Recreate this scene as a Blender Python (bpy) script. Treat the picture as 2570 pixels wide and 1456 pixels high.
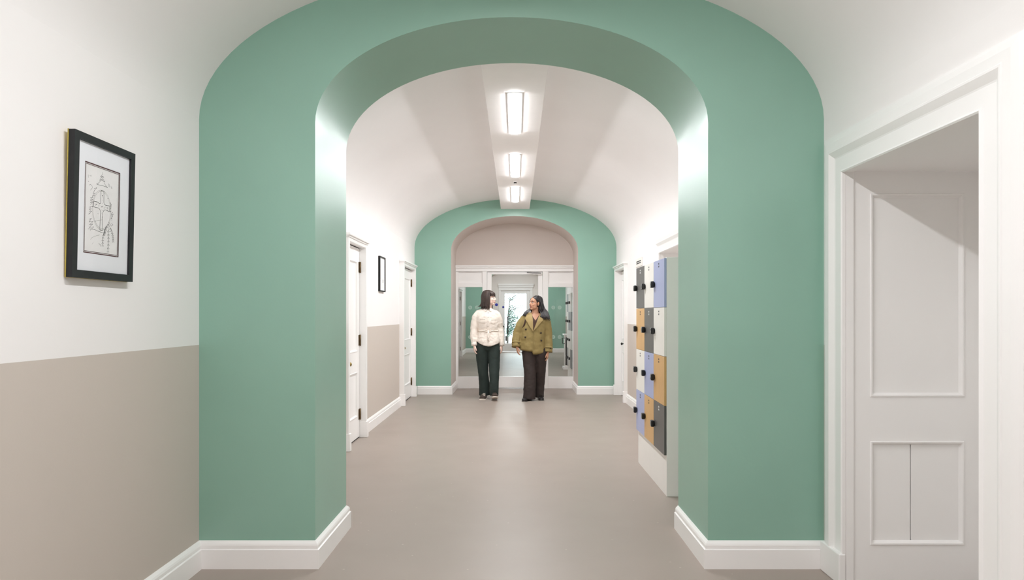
import bpy, bmesh, math, random
from mathutils import Vector, Matrix, noise

random.seed(7)
F = 1720.0                      # focal length in pixels of the 2570 px wide frame
CX, CY, EYE = 1294.0, 790.0, 1.30
scene = bpy.context.scene
for o in list(bpy.data.objects):
    bpy.data.objects.remove(o)
COL = scene.collection

# ------------------------------------------------------------------ camera
cam = bpy.data.cameras.new('camera')
cam.sensor_width = 36.0
cam.lens = 36.0 * F / 2570.0
cam.shift_x = -(CX - 1285.0) / 2570.0
cam.shift_y = (CY - 728.0) / 2570.0
cam.clip_start = 0.05
cam_o = bpy.data.objects.new('camera', cam)
COL.objects.link(cam_o)
cam_o.location = (0, 0, EYE)
cam_o.rotation_euler = (math.radians(90), 0, 0)
scene.camera = cam_o

# ------------------------------------------------------------------ world, exposure
world = bpy.data.worlds.new('overcast_sky')
scene.world = world
world.use_nodes = True
bg = world.node_tree.nodes['Background']
bg.inputs[0].default_value = (0.82, 0.92, 1.0, 1)
bg.inputs[1].default_value = 7.0
LAMP = 111.0                     # radiance of the batten diffusers
LAMP_COLOR = (0.96, 0.98, 1.0, 1)
scene.view_settings.view_transform = 'Standard'
scene.view_settings.look = 'None'
scene.view_settings.exposure = 0.0
scene.view_settings.gamma = 1.0
scene.view_settings.use_curve_mapping = False
scene.cycles.use_denoising = True
scene.cycles.max_bounces = 12
scene.cycles.use_adaptive_sampling = True
scene.cycles.adaptive_threshold = 0.02
scene.cycles.diffuse_bounces = 9
scene.cycles.sample_clamp_indirect = 6.0

# ------------------------------------------------------------------ materials
def lin(c):
    return tuple((v / 255 / 12.92) if v / 255 <= 0.04045 else ((v / 255 + 0.055) / 1.055) ** 2.4 for v in c)

def mat(name, rgb, rough=0.5, metal=0.0, vary=0.03, scale=6.0, bump=0.0, bscale=60.0, spec=0.5, linear=False, sheen=0.0):
    m = bpy.data.materials.new(name)
    m.use_nodes = True
    nt = m.node_tree
    b = nt.nodes['Principled BSDF']
    c = rgb if linear else lin(rgb)
    b.inputs['Roughness'].default_value = rough
    b.inputs['Metallic'].default_value = metal
    b.inputs['Specular IOR Level'].default_value = spec
    if sheen:
        b.inputs['Sheen Weight'].default_value = sheen
    tc = nt.nodes.new('ShaderNodeTexCoord')
    n = nt.nodes.new('ShaderNodeTexNoise')
    n.inputs['Scale'].default_value = scale
    n.inputs['Detail'].default_value = 4
    nt.links.new(tc.outputs['Object'], n.inputs['Vector'])
    r = nt.nodes.new('ShaderNodeMapRange')
    r.inputs['From Min'].default_value = 0.3
    r.inputs['From Max'].default_value = 0.7
    r.inputs['To Min'].default_value = 1 - vary
    r.inputs['To Max'].default_value = 1 + vary
    nt.links.new(n.outputs[0], r.inputs['Value'])
    x = nt.nodes.new('ShaderNodeVectorMath')
    x.operation = 'SCALE'
    x.inputs[0].default_value = c
    nt.links.new(r.outputs[0], x.inputs['Scale'])
    nt.links.new(x.outputs[0], b.inputs['Base Color'])
    if bump:
        n2 = nt.nodes.new('ShaderNodeTexNoise')
        n2.inputs['Scale'].default_value = bscale
        n2.inputs['Detail'].default_value = 3
        nt.links.new(tc.outputs['Object'], n2.inputs['Vector'])
        bp = nt.nodes.new('ShaderNodeBump')
        bp.inputs['Strength'].default_value = bump
        bp.inputs['Distance'].default_value = 0.004
        nt.links.new(n2.outputs[0], bp.inputs['Height'])
        nt.links.new(bp.outputs[0], b.inputs['Normal'])
    return m

def two_tone(name, upper, lower, height, rough=0.55):
    """wall paint: one colour to the dado line, the other above it"""
    m = mat(name, upper, 0.8, vary=0.012, scale=2.0, bump=0.05, bscale=120, spec=0.2)
    nt = m.node_tree
    b = nt.nodes['Principled BSDF']
    g = nt.nodes.new('ShaderNodeNewGeometry')
    s = nt.nodes.new('ShaderNodeSeparateXYZ')
    nt.links.new(g.outputs['Position'], s.inputs[0])
    gt = nt.nodes.new('ShaderNodeMath')
    gt.operation = 'GREATER_THAN'
    gt.inputs[1].default_value = height
    nt.links.new(s.outputs['Z'], gt.inputs[0])
    mx = nt.nodes.new('ShaderNodeMix')
    mx.data_type = 'RGBA'
    mx.inputs['A'].default_value = (*lin(lower), 1)
    mx.inputs['B'].default_value = (*lin(upper), 1)
    nt.links.new(gt.outputs[0], mx.inputs['Factor'])
    nt.links.new(mx.outputs['Result'], b.inputs['Base Color'])
    return m

def glass(name, tint=(0.97, 0.99, 0.98), refl=1.0):
    m = bpy.data.materials.new(name)
    m.use_nodes = True
    nt = m.node_tree
    nt.nodes.clear()
    out = nt.nodes.new('ShaderNodeOutputMaterial')
    t = nt.nodes.new('ShaderNodeBsdfTransparent')
    t.inputs[0].default_value = (*tint, 1)
    g = nt.nodes.new('ShaderNodeBsdfGlossy')
    g.inputs['Roughness'].default_value = 0.02
    f = nt.nodes.new('ShaderNodeFresnel')
    f.inputs['IOR'].default_value = 1.33
    mu = nt.nodes.new('ShaderNodeMath')
    mu.operation = 'MULTIPLY'
    mu.inputs[1].default_value = refl
    x = nt.nodes.new('ShaderNodeMixShader')
    nt.links.new(f.outputs[0], mu.inputs[0])
    nt.links.new(mu.outputs[0], x.inputs[0])
    nt.links.new(t.outputs[0], x.inputs[1])
    nt.links.new(g.outputs[0], x.inputs[2])
    nt.links.new(x.outputs[0], out.inputs[0])
    return m

def emitter(name, color, strength):
    m = bpy.data.materials.new(name)
    m.use_nodes = True
    nt = m.node_tree
    b = nt.nodes['Principled BSDF']
    b.inputs['Base Color'].default_value = (0.9, 0.9, 0.9, 1)
    b.inputs['Emission Color'].default_value = color
    b.inputs['Emission Strength'].default_value = strength
    return m

WHITE = (242, 239, 238)
TAUPE = (204, 194, 185)
M = {}
M['wall_near'] = two_tone('two_tone_wall_paint_near', WHITE, TAUPE, 1.145)
M['wall_mid'] = two_tone('two_tone_wall_paint_middle', WHITE, TAUPE, 1.165)
M['wall_far'] = two_tone('two_tone_wall_paint_far', WHITE, TAUPE, 1.24)
M['vault'] = mat('white_ceiling_paint', (242, 239, 238), 0.85, vary=0.01, scale=2, spec=0.2)
M['green'] = mat('sage_green_satin_paint', (141, 184, 166), 0.36, vary=0.02, scale=3, bump=0.06, bscale=90, spec=1.0)
M['taupe'] = mat('taupe_wall_paint', (216, 205, 198), 0.6, vary=0.015, scale=2)
M['gloss'] = mat('white_gloss_woodwork', (250, 248, 247), 0.28, vary=0.01, scale=3)
M['box'] = mat('white_boxing_paint', (248, 244, 242), 0.9, vary=0.01, spec=0.1)
M['black_frame'] = mat('black_stained_frame', (24, 25, 28), 0.5, vary=0.15, scale=40)
M['frame_side'] = mat('bare_wood_frame_edge', (196, 176, 84), 0.6, vary=0.1, scale=30)
M['mount'] = mat('white_mount_board', (240, 241, 243), 0.8, vary=0.01)
M['paper'] = mat('drawing_paper', (240, 238, 235), 0.8, vary=0.02)
M['ink'] = mat('black_ink', (30, 28, 30), 0.7)
M['grey_ink'] = mat('grey_pencil', (165, 163, 160), 0.8)
M['oxblood'] = mat('dark_red_line', (78, 32, 34), 0.7)
M['brass'] = mat('aged_brass', (150, 125, 70), 0.32, metal=1.0, vary=0.2, scale=60)
M['bronze'] = mat('brown_hinge_metal', (122, 102, 76), 0.4, metal=0.8, vary=0.2, scale=60)
M['dark_metal'] = mat('dark_metal', (48, 47, 46), 0.35, metal=0.7, vary=0.1)
M['gap'] = mat('dark_gap_shadow_strip', (40, 38, 36), 0.9)
M['black_plastic'] = mat('black_lock_plastic', (24, 25, 26), 0.35, vary=0.1)
M['white_mark'] = mat('white_print', (235, 235, 235), 0.6)
M['dark_mark'] = mat('dark_print', (48, 48, 54), 0.6)
M['lk_blue'] = mat('periwinkle_laminate', (172, 180, 216), 0.42, vary=0.01)
M['lk_white'] = mat('white_laminate', (240, 237, 231), 0.42, vary=0.01)
M['lk_grey'] = mat('dark_grey_laminate', (98, 96, 94), 0.42, vary=0.01)
M['lk_tan'] = mat('oak_tan_laminate', (214, 172, 116), 0.45, vary=0.05, scale=8)
M['lk_mid'] = mat('mid_grey_laminate', (150, 150, 150), 0.42, vary=0.01)
M['carcass'] = mat('white_carcass_board', (243, 240, 236), 0.45, vary=0.01)
M['blue_sign'] = mat('blue_sign_vinyl', (52, 62, 168), 0.5)
M['frost'] = mat('white_glass_decal', (196, 218, 207), 0.7)
M['glass'] = glass('clear_glass')
M['picture_glass'] = glass('picture_glass', (0.99, 0.99, 1.0), 0.5)
M['lamp'] = emitter('lit_diffuser', LAMP_COLOR, LAMP)
M['lamp_near'] = emitter('lit_diffuser_near', LAMP_COLOR, LAMP * 0.95)
M['chrome'] = mat('brushed_steel', (150, 150, 150), 0.3, metal=1.0)
M['leaf'] = mat('tree_leaf', (82, 104, 92), 0.6, vary=0.35, scale=4)
M['bark'] = mat('tree_bark', (70, 62, 58), 0.9, vary=0.3, scale=20)
M['paving'] = mat('outdoor_paving', (190, 188, 184), 0.9, vary=0.08, scale=3)

def floor_material():
    m = mat('taupe_vinyl_floor', (162, 150, 141), 0.40, vary=0.02, scale=1.2, spec=0.32)
    nt = m.node_tree
    b = nt.nodes['Principled BSDF']
    tc = [n for n in nt.nodes if n.type == 'TEX_COORD'][0]
    base = [n for n in nt.nodes if n.type == 'VECT_MATH'][0]
    vo = nt.nodes.new('ShaderNodeTexVoronoi')
    vo.inputs['Scale'].default_value = 9.0
    nt.links.new(tc.outputs['Object'], vo.inputs['Vector'])
    lt = nt.nodes.new('ShaderNodeMath')
    lt.operation = 'LESS_THAN'
    lt.inputs[1].default_value = 0.05
    nt.links.new(vo.outputs['Distance'], lt.inputs[0])
    sc = nt.nodes.new('ShaderNodeMath')
    sc.operation = 'MULTIPLY'
    sc.inputs[1].default_value = 0.35
    nt.links.new(lt.outputs[0], sc.inputs[0])
    mx = nt.nodes.new('ShaderNodeMix')
    mx.data_type = 'RGBA'
    mx.inputs['B'].default_value = (*lin((214, 206, 198)), 1)
    nt.links.new(sc.outputs[0], mx.inputs['Factor'])
    nt.links.new(base.outputs[0], mx.inputs['A'])
    nt.links.new(mx.outputs['Result'], b.inputs['Base Color'])
    n2 = nt.nodes.new('ShaderNodeTexNoise')
    n2.inputs['Scale'].default_value = 3.0
    n2.inputs['Detail'].default_value = 5
    nt.links.new(tc.outputs['Object'], n2.inputs['Vector'])
    r = nt.nodes.new('ShaderNodeMapRange')
    r.inputs['To Min'].default_value = 0.34
    r.inputs['To Max'].default_value = 0.48
    nt.links.new(n2.outputs[0], r.inputs['Value'])
    nt.links.new(r.outputs[0], b.inputs['Roughness'])
    return m
M['floor'] = floor_material()

# ------------------------------------------------------------------ mesh builder
class MB:
    def __init__(self):
        self.v, self.f, self.mi, self.s = [], [], [], []

    def add(self, verts, faces, mi=0, smooth=False):
        o = len(self.v)
        self.v += [Vector(p) for p in verts]
        for f in faces:
            self.f.append([i + o for i in f])
            self.mi.append(mi)
            self.s.append(smooth)
        return self

    def box(self, x0, x1, y0, y1, z0, z1, mi=0):
        x0, x1 = min(x0, x1), max(x0, x1)
        y0, y1 = min(y0, y1), max(y0, y1)
        z0, z1 = min(z0, z1), max(z0, z1)
        p = [(x0, y0, z0), (x1, y0, z0), (x1, y1, z0), (x0, y1, z0), (x0, y0, z1), (x1, y0, z1), (x1, y1, z1), (x0, y1, z1)]
        return self.add(p, [(0, 3, 2, 1), (4, 5, 6, 7), (0, 1, 5, 4), (1, 2, 6, 5), (2, 3, 7, 6), (3, 0, 4, 7)], mi)

    def rings(self, rings, mi=0, closed=True, caps=True, smooth=True):
        n = len(rings[0])
        vs = [p for r in rings for p in r]
        fs = []
        for k in range(len(rings) - 1):
            for i in range(n if closed else n - 1):
                j = (i + 1) % n
                fs.append((k * n + i, k * n + j, (k + 1) * n + j, (k + 1) * n + i))
        if caps:
            fs.append(tuple(range(n))[::-1])
            fs.append(tuple(range((len(rings) - 1) * n, len(rings) * n)))
        return self.add(vs, fs, mi, smooth)

    def loft(self, secs, n=24, mi=0, power=2.0):
        """secs: (z, cx, cy, rx, ry)"""
        rs = []
        for z, cx, cy, rx, ry in secs:
            r = []
            for i in range(n):
                a = 2 * math.pi * i / n
                c, s = math.cos(a), math.sin(a)
                e = 2.0 / power
                r.append((cx + rx * math.copysign(abs(c) ** e, c), cy + ry * math.copysign(abs(s) ** e, s), z))
            rs.append(r)
        if secs[0][0] > secs[-1][0]:
            rs = rs[::-1]
        return self.rings(rs, mi)

    def tube(self, pts, rad, n=10, mi=0, flat=1.0, up=None, caps=True):
        pts = [Vector(p) for p in pts]
        if not hasattr(rad, '__len__'):
            rad = [rad] * len(pts)
        rs = []
        ref = Vector(up) if up else None
        for k, p in enumerate(pts):
            t = (pts[min(k + 1, len(pts) - 1)] - pts[max(k - 1, 0)]).normalized()
            if ref is None:
                ref = Vector((1, 0, 0)) if abs(t.x) < 0.8 else Vector((0, 1, 0))
            a = (ref - t * ref.dot(t)).normalized()
            b = t.cross(a)
            ref = a
            rs.append([p + a * (rad[k] * math.cos(2 * math.pi * i / n)) + b * (rad[k] * flat * math.sin(2 * math.pi * i / n)) for i in range(n)])
        return self.rings(rs, mi, caps=caps)

    def ball(self, c, r, n=16, m=10, mi=0, rot=None):
        c = Vector(c)
        if not hasattr(r, '__len__'):
            r = (r, r, r)
        vs = [Vector((0, 0, -r[2]))]
        for k in range(1, m):
            a = -math.pi / 2 + math.pi * k / m
            for i in range(n):
                b = 2 * math.pi * i / n
                vs.append(Vector((r[0] * math.cos(a) * math.cos(b), r[1] * math.cos(a) * math.sin(b), r[2] * math.sin(a))))
        vs.append(Vector((0, 0, r[2])))
        fs = [(0, 1 + (i + 1) % n, 1 + i) for i in range(n)]
        for k in range(m - 2):
            for i in range(n):
                j = (i + 1) % n
                fs.append((1 + k * n + i, 1 + k * n + j, 1 + (k + 1) * n + j, 1 + (k + 1) * n + i))
        L = len(vs) - 1
        fs += [(L, 1 + (m - 2) * n + i, 1 + (m - 2) * n + (i + 1) % n) for i in range(n)]
        if rot is not None:
            vs = [rot @ v for v in vs]
        return self.add([v + c for v in vs], fs, mi, True)

    def disc(self, c, axis, r, depth, n=20, mi=0):
        a = Vector(axis).normalized()
        c = Vector(c)
        return self.tube([c, c + a * depth], r, n, mi)

    def sweep(self, path, prof, to3, mi=0, closed_prof=True):
        """mitred sweep: path of 2-D points, profile of (offset to the left of the path, height)"""
        P = [Vector(p) for p in path]
        rs = []
        for k, p in enumerate(P):
            d0 = (p - P[k - 1]).normalized() if k else None
            d1 = (P[k + 1] - p).normalized() if k < len(P) - 1 else None
            if d0 is None: d0 = d1
            if d1 is None: d1 = d0
            n0, n1 = Vector((-d0.y, d0.x)), Vector((-d1.y, d1.x))
            nn = (n0 + n1).normalized()
            nn = nn / max(0.2, nn.dot(n0))
            rs.append([to3(p.x + nn.x * o, p.y + nn.y * o, h) for o, h in prof])
        return self.rings(rs, mi, closed=closed_prof, caps=closed_prof, smooth=False)

    def moved(self, T):
        self.v = [T @ v for v in self.v]
        return self

    def mesh(self, name, mats, off=None):
        me = bpy.data.meshes.new(name)
        off = off or Vector((0, 0, 0))
        me.from_pydata([tuple(v - off) for v in self.v], [], self.f)
        for m in mats:
            me.materials.append(m)
        me.polygons.foreach_set('material_index', self.mi)
        me.polygons.foreach_set('use_smooth', self.s)
        me.update()
        bm = bmesh.new()
        bm.from_mesh(me)
        bmesh.ops.recalc_face_normals(bm, faces=bm.faces)
        bm.to_mesh(me)
        bm.free()
        return me

    def build(self, name, mats, parent=None, bevel=0.0, off=None, segs=2):
        if not isinstance(mats, (list, tuple)):
            mats = [mats]
        if off is None:
            off = world_loc(parent) if parent else Vector((0, 0, 0))
        o = bpy.data.objects.new(name, self.mesh(name, mats, off))
        COL.objects.link(o)
        if parent:
            o.parent = parent
        if bevel:
            b = o.modifiers.new('bevel', 'BEVEL')
            b.width = bevel
            b.segments = segs
            b.limit_method = 'ANGLE'
            b.angle_limit = math.radians(40)
        return o

def world_loc(o):
    v = Vector((0, 0, 0))
    while o:
        v += Vector(o.location)
        o = o.parent
    return v

def tag(o, label=None, cat=None, kind=None, group=None):
    if label: o['label'] = label
    if cat: o['category'] = cat
    if kind: o['kind'] = kind
    if group: o['group'] = group
    return o

def empty(name, loc, label, cat, kind=None, group=None):
    o = bpy.data.objects.new(name, None)
    COL.objects.link(o)
    o.location = loc
    o.empty_display_size = 0.1
    return tag(o, label, cat, kind, group)

def copy_tree(o, parent=None):
    c = o.copy()
    COL.objects.link(c)
    c.parent = parent
    for ch in list(o.children):
        copy_tree(ch, c)
    return c

# ------------------------------------------------------------------ the setting
XL1, XR1 = -1.628, 1.586        # near corridor
XL2, XR2 = -1.648, 1.645        # middle corridor
XL3, XR3 = -1.72, 1.72          # far corridor
Y0, YA, YAb = -3.6, 3.525, 4.17 # back wall, near arch front and back
YB, YS, YBb = 11.18, 12.10, 12.22
YC, YE = 23.6, 24.25            # far arch and end wall
SP1, B1 = 2.304, 0.783          # vault springing and rise
SP2, B2 = 2.40, 0.787
T = 0.14

def S(o, label, cat='wall'):
    return tag(o, label, cat, 'structure')

def arc(xl, xr, sp, b, n=48):
    cx, a = (xl + xr) / 2, (xr - xl) / 2
    return [(cx - a * math.cos(math.pi * i / n), sp + b * math.sin(math.pi * i / n)) for i in range(n + 1)]

def vault(name, xl, xr, sp, b, y0, y1, label):
    m = MB()
    inner, outer = arc(xl, xr, sp, b), arc(xl - T, xr + T, sp, b + T)
    m.rings([[(x, y0, z) for x, z in inner], [(x, y1, z) for x, z in inner]], closed=False, caps=False)
    m.rings([[(x, y0, z) for x, z in outer], [(x, y1, z) for x, z in outer]], closed=False, caps=False)
    m.rings([[(x, y0, z) for x, z in inner], [(x, y0, z) for x, z in outer]], closed=False, caps=False)
    m.rings([[(x, y1, z) for x, z in inner], [(x, y1, z) for x, z in outer]], closed=False, caps=False)
    return S(m.build(name, M['vault']), label, 'ceiling')

S(MB().box(-3.2, 3.2, Y0, YE, -0.1, 0).build('floor', M['floor']), 'warm taupe speckled vinyl floor running the length of the corridor', 'floor')
vault('ceiling_near', XL1, XR1, SP1, B1, Y0, YA, 'white vaulted ceiling over the near part of the corridor')
vault('ceiling_middle', XL2, XR2, SP2, B2, YAb, YB, 'white vaulted ceiling between the two large green arches')
vault('ceiling_far', XL3, XR3, SP2, B2, YBb, YC, 'white vaulted ceiling beyond the glazed screen')
S(MB().box(XL1 - T, XL1, Y0, YA, 0, SP1).build('wall_left', M['wall_near']), 'left wall painted white over taupe, holding the large framed drawing', 'wall')
S(MB().box(XL1 - T, XR1 + T, Y0 - T, Y0, 0, 3.3).build('wall_back', M['wall_near']), 'wall behind the viewpoint, white over taupe', 'wall')
# door openings: (y0, y1, head)
D1 = (2.32, 3.295, 1.986)

def side_wall(name, x0, x1, y0, y1, top, holes, m, label):
    b = MB()
    y = y0
    for h0, h1, hz in holes:
        b.box(x0, x1, y, h0 - 0.03, 0, top)
        b.box(x0, x1, h0 - 0.03, h1 + 0.03, hz + 0.03, top)
        y = h1 + 0.03
    b.box(x0, x1, y, y1, 0, top)
    return S(b.build(name, m), label, 'wall')

side_wall('wall_right', XR1, XR1 + 0.12, Y0, YA, SP1, [D1], M['wall_near'], 'right wall painted white over taupe around the deep white doorway')
DA, DB = (6.545, 7.25, 2.005), (9.77, 10.83, 2.005)   # left of the middle corridor
DC, DD = (10.13, 11.04, 2.0), (6.75, 7.80, 2.0)       # right of the middle corridor
side_wall('wall_left_middle', XL2 - T, XL2, YAb, YB, SP2, [DA, DB], M['wall_mid'], 'left wall between the arches, white over taupe, with two white doors')
side_wall('wall_right_middle', XR2, XR2 + T, YAb, YB, SP2, [DD, DC], M['wall_mid'], 'right wall between the arches, behind the coloured lockers')
DL3 = (20.2, 21.2, 2.0)
side_wall('wall_left_far', XL3 - T, XL3, YBb, YC, SP2, [DL3], M['wall_far'], 'left wall beyond the glazed screen, white over taupe')
S(MB().box(XR3, XR3 + T, YBb, YC, 0, SP2).build('wall_right_far', M['wall_far']), 'right wall beyond the glazed screen, behind the far lockers', 'wall')

def arch_wall(name, y0, y1, xl, xr, sp, b, wl, wr, wsp, wb, mats, label, soff=0):
    n = 48
    def prof(l, r, s, bb, zb=0.0):
        return [(l, zb + (s - zb) * i / 6) for i in range(6)] + arc(l, r, s, bb, n) + [(r, s - (s - zb) * (i + 1) / 6) for i in range(6)]
    inn, out = prof(xl, xr, sp, b), prof(wl - 0.1, wr + 0.1, wsp, wb + 0.1)
    m = MB()
    R = lambda pr, y: [(x, y, z) for x, z in pr]
    m.rings([R(inn, y0), R(out, y0)], 0, False, False, False)
    m.rings([R(inn, y1), R(out, y1)], 0, False, False, False)
    m.rings([R(inn, y0), R(inn, y1)], soff, False, False, True)
    m.rings([R(out, y0), R(out, y1)], 0, False, False, True)
    return S(m.build(name, mats), label, 'arch')

arch_wall('wall_arch_near', YA, YAb, -1.031, 0.990, 2.288, 0.543, min(XL1, XL2), max(XR1, XR2), SP1, B1 + 0.13, [M['green']], 'large sage green arch spanning the corridor in the foreground')
arch_wall('wall_arch_middle', YB, YBb, -1.053, 1.019, 2.353, 0.557, XL3, XR3, SP2, B2, [M['green'], M['taupe']], 'smaller sage green arch with taupe lining framing the glazed screen', 1)
arch_wall('wall_arch_far', YC, YE, -1.04, 1.04, 2.30, 0.55, XL3, XR3, SP2, B2, [M['green'], M['taupe']], 'far sage green arch seen through the glazed screen', 1)

# end wall with the garden door
def px(x, Y): return (x - CX) * Y / F
def pz(y, Y): return EYE + (CY - y) * Y / F
YW = YE - 0.12
m = MB()
dl, dr, dh = px(1257, YW), px(1330, YW), pz(729, YW)
m.box(-1.2, dl, YW, YE, 0, 3.0).box(dr, 1.2, YW, YE, 0, 3.0).box(dl, dr, YW, YE, dh, 3.0)
S(m.build('wall_end', mat('white_end_wall_paint', (240, 235, 231), 0.55, vary=0.01)), 'white end wall around the garden door at the far end of the corridor', 'wall')
S(MB().box(-1.15, 1.1, YS + 0.02, YBb, pz(667, YS), 3.0).build('wall_tympanum', M['taupe']), 'taupe half-round wall above the white glazed screen', 'wall')

# baseboards
BASE = [(0.0, 0.0), (0.025, 0.0), (0.025, 0.098), (0.021, 0.1005), (0.016, 0.101), (0.0185, 0.106), (0.0185, 0.118), (0.0145, 0.127), (0.008, 0.1335), (0.003, 0.139), (0.0, 0.139)]
def baseboard(name, path, label, flip=False):
    prof = [(-o, h) for o, h in BASE] if flip else BASE
    return S(MB().sweep(path, prof, lambda x, y, h: (x, y, h)).build(name, M['gloss']), label, 'baseboard')
# left walls travel away from the eye: the room is on the right of the path -> flip
baseboard('baseboard_left', [(XL1, Y0 + 0.03), (XL1, YA), (-1.031, YA), (-1.031, YAb), (XL2, YAb), (XL2, 6.49)], 'white moulded baseboard along the left wall and round the near arch', True)
baseboard('baseboard_left_middle', [(XL2, 7.31), (XL2, 9.715)], 'white moulded baseboard between the two left doors', True)
baseboard('baseboard_right', [(0.99, YAb + 0.001), (0.99, YA), (XR1, YA), (XR1, 3.498)], 'white moulded baseboard round the right pier of the near arch', True)
baseboard('baseboard_right_near', [(XR1, 2.12), (XR1, Y0 + 0.03)], 'white moulded baseboard along the right wall near the viewpoint', True)
baseboard('baseboard_right_middle', [(XR2, 10.07), (XR2, 7.99)], 'white moulded baseboard on the right wall past the lockers', True)
baseboard('baseboard_arch_left', [(-1.60, YB), (-1.053, YB), (-1.053, YS - 0.05)], 'white moulded baseboard at the left foot of the smaller arch', True)
baseboard('baseboard_arch_right', [(1.019, YS - 0.05), (1.019, YB), (1.60, YB)], 'white moulded baseboard at the right foot of the smaller arch', True)
baseboard('baseboard_far_left', [(XL3, YBb), (XL3, 20.1)], 'white baseboard on the left wall beyond the screen', True)
baseboard('baseboard_far_arch_left', [(XL3, 21.3), (XL3, YC), (-1.04, YC), (-1.04, YW)], 'white baseboard at the left foot of the far arch', True)
baseboard('baseboard_far_arch_right', [(1.04, YW), (1.04, YC), (XR3, YC), (XR3, 14.5)], 'white baseboard at the right foot of the far arch', True)

# ceiling boxing that carries the lights
def boxing(name, x0, x1, y0, y1, z0, z1, label):
    return S(MB().box(x0, x1, y0, y1, z0, z1).build(name, M['box'], bevel=0.004), label, 'ceiling boxing')
boxing('ceiling_boxing_near', -0.25, 0.21, Y0, YA, 2.95, 3.06, 'white boxing along the top of the near vault')
boxing('ceiling_boxing_middle', -0.2406, 0.2276, YAb, YB, 3.023, 3.17, 'long flat white boxing along the vault carrying three strip lights')
boxing('ceiling_boxing_far', -0.235, 0.235, YBb, YC, 3.023, 3.17, 'white boxing along the vault beyond the screen')

# ------------------------------------------------------------------ panelled boards
class Board:
    """a panelled board in (u, v, n) axes; n points out of the face"""
    def __init__(self, to3, w, h, panels, thick=0.035, mould=0.012, deep=0.012):
        self.to3, self.w, self.h, self.p, self.t, self.mo, self.d = to3, w, h, panels, thick, mould, deep

    def frame(self):
        us = sorted({0, self.w, *[a for p in self.p for a in (p[0], p[2])]})
        vs = sorted({0, self.h, *[a for p in self.p for a in (p[1], p[3])]})
        m = MB()
        for i in range(len(us) - 1):
            for j in range(len(vs) - 1):
                cu, cv = (us[i] + us[i + 1]) / 2, (vs[j] + vs[j + 1]) / 2
                if any(p[0] < cu < p[2] and p[1] < cv < p[3] for p in self.p):
                    continue
                q = [(us[i], vs[j]), (us[i + 1], vs[j]), (us[i + 1], vs[j + 1]), (us[i], vs[j + 1])]
                m.add([self.to3(u, v, 0) for u, v in q] + [self.to3(u, v, -self.t) for u, v in q],
                      [(0, 1, 2, 3), (7, 6, 5, 4), (0, 4, 5, 1), (1, 5, 6, 2), (2, 6, 7, 3), (3, 7, 4, 0)])
        q = [(0, 0), (self.w, 0), (self.w, self.h), (0, self.h)]
        a, c = -max(self.t, 0.022) - 0.001, -max(self.t, 0.022) - 0.012
        m.add([self.to3(u, v, a) for u, v in q] + [self.to3(u, v, c) for u, v in q],
              [(0, 1, 2, 3), (7, 6, 5, 4), (0, 4, 5, 1), (1, 5, 6, 2), (2, 6, 7, 3), (3, 7, 4, 0)])
        return m

    def panel(self, p, split=None):
        m = MB()
        mo, d = self.mo, self.d
        steps = [(0, 0), (mo * 0.25, 0.006), (mo * 0.8, 0.005), (mo * 1.1, -0.001), (mo * 1.6, -d)]
        rs = []
        for ins, n in steps:
            rs.append([self.to3(u, v, n) for u, v in ((p[0] + ins, p[1] + ins), (p[2] - ins, p[1] + ins), (p[2] - ins, p[3] - ins), (p[0] + ins, p[3] - ins))])
        m.rings(rs, closed=True, caps=False, smooth=False)
        i = mo * 1.6
        if split:
            g = 0.0025
            for a, b in ((p[0] + i, split - g), (split + g, p[2] - i)):
                m.add([self.to3(u, v, -d) for u, v in ((a, p[1] + i), (b, p[1] + i), (b, p[3] - i), (a, p[3] - i))], [(0, 1, 2, 3)])
            m.add([self.to3(u, v, -d - 0.006) for u, v in ((split - 0.01, p[1] + i), (split + 0.01, p[1] + i), (split + 0.01, p[3] - i), (split - 0.01, p[3] - i))], [(0, 1, 2, 3)])
        else:
            m.add([self.to3(u, v, -d) for u, v in ((p[0] + i, p[1] + i), (p[2] - i, p[1] + i), (p[2] - i, p[3] - i), (p[0] + i, p[3] - i))], [(0, 1, 2, 3)])
        return m

    def build(self, name, material, parent, split=None):
        o = self.frame().build(name, material, parent)
        for k, p in enumerate(self.p):
            self.panel(p, split if (split and k == 0) else None).build('panel', material, o, off=world_loc(parent))
            # the child's verts are relative to the board's own origin (same as parent's)
        return o

def knob(parent, base, axis, r, material, name='knob', stem=0.045):
    a = Vector(axis).normalized()
    b = Vector(base)
    m = MB()
    m.tube([b, b + a * 0.006], r * 1.25, 16)
    m.tube([b + a * 0.004, b + a * stem], r * 0.42, 12)
    rr = [(stem - r * 0.2, 0.45), (stem + r * 0.05, 0.85), (stem + r * 0.5, 1.0), (stem + r * 1.0, 0.85), (stem + r * 1.25, 0.4)]
    m.tube([b + a * d for d, k in rr], [r * k for d, k in rr], 16)
    return m.build(name, material, parent, off=world_loc(parent))

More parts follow.
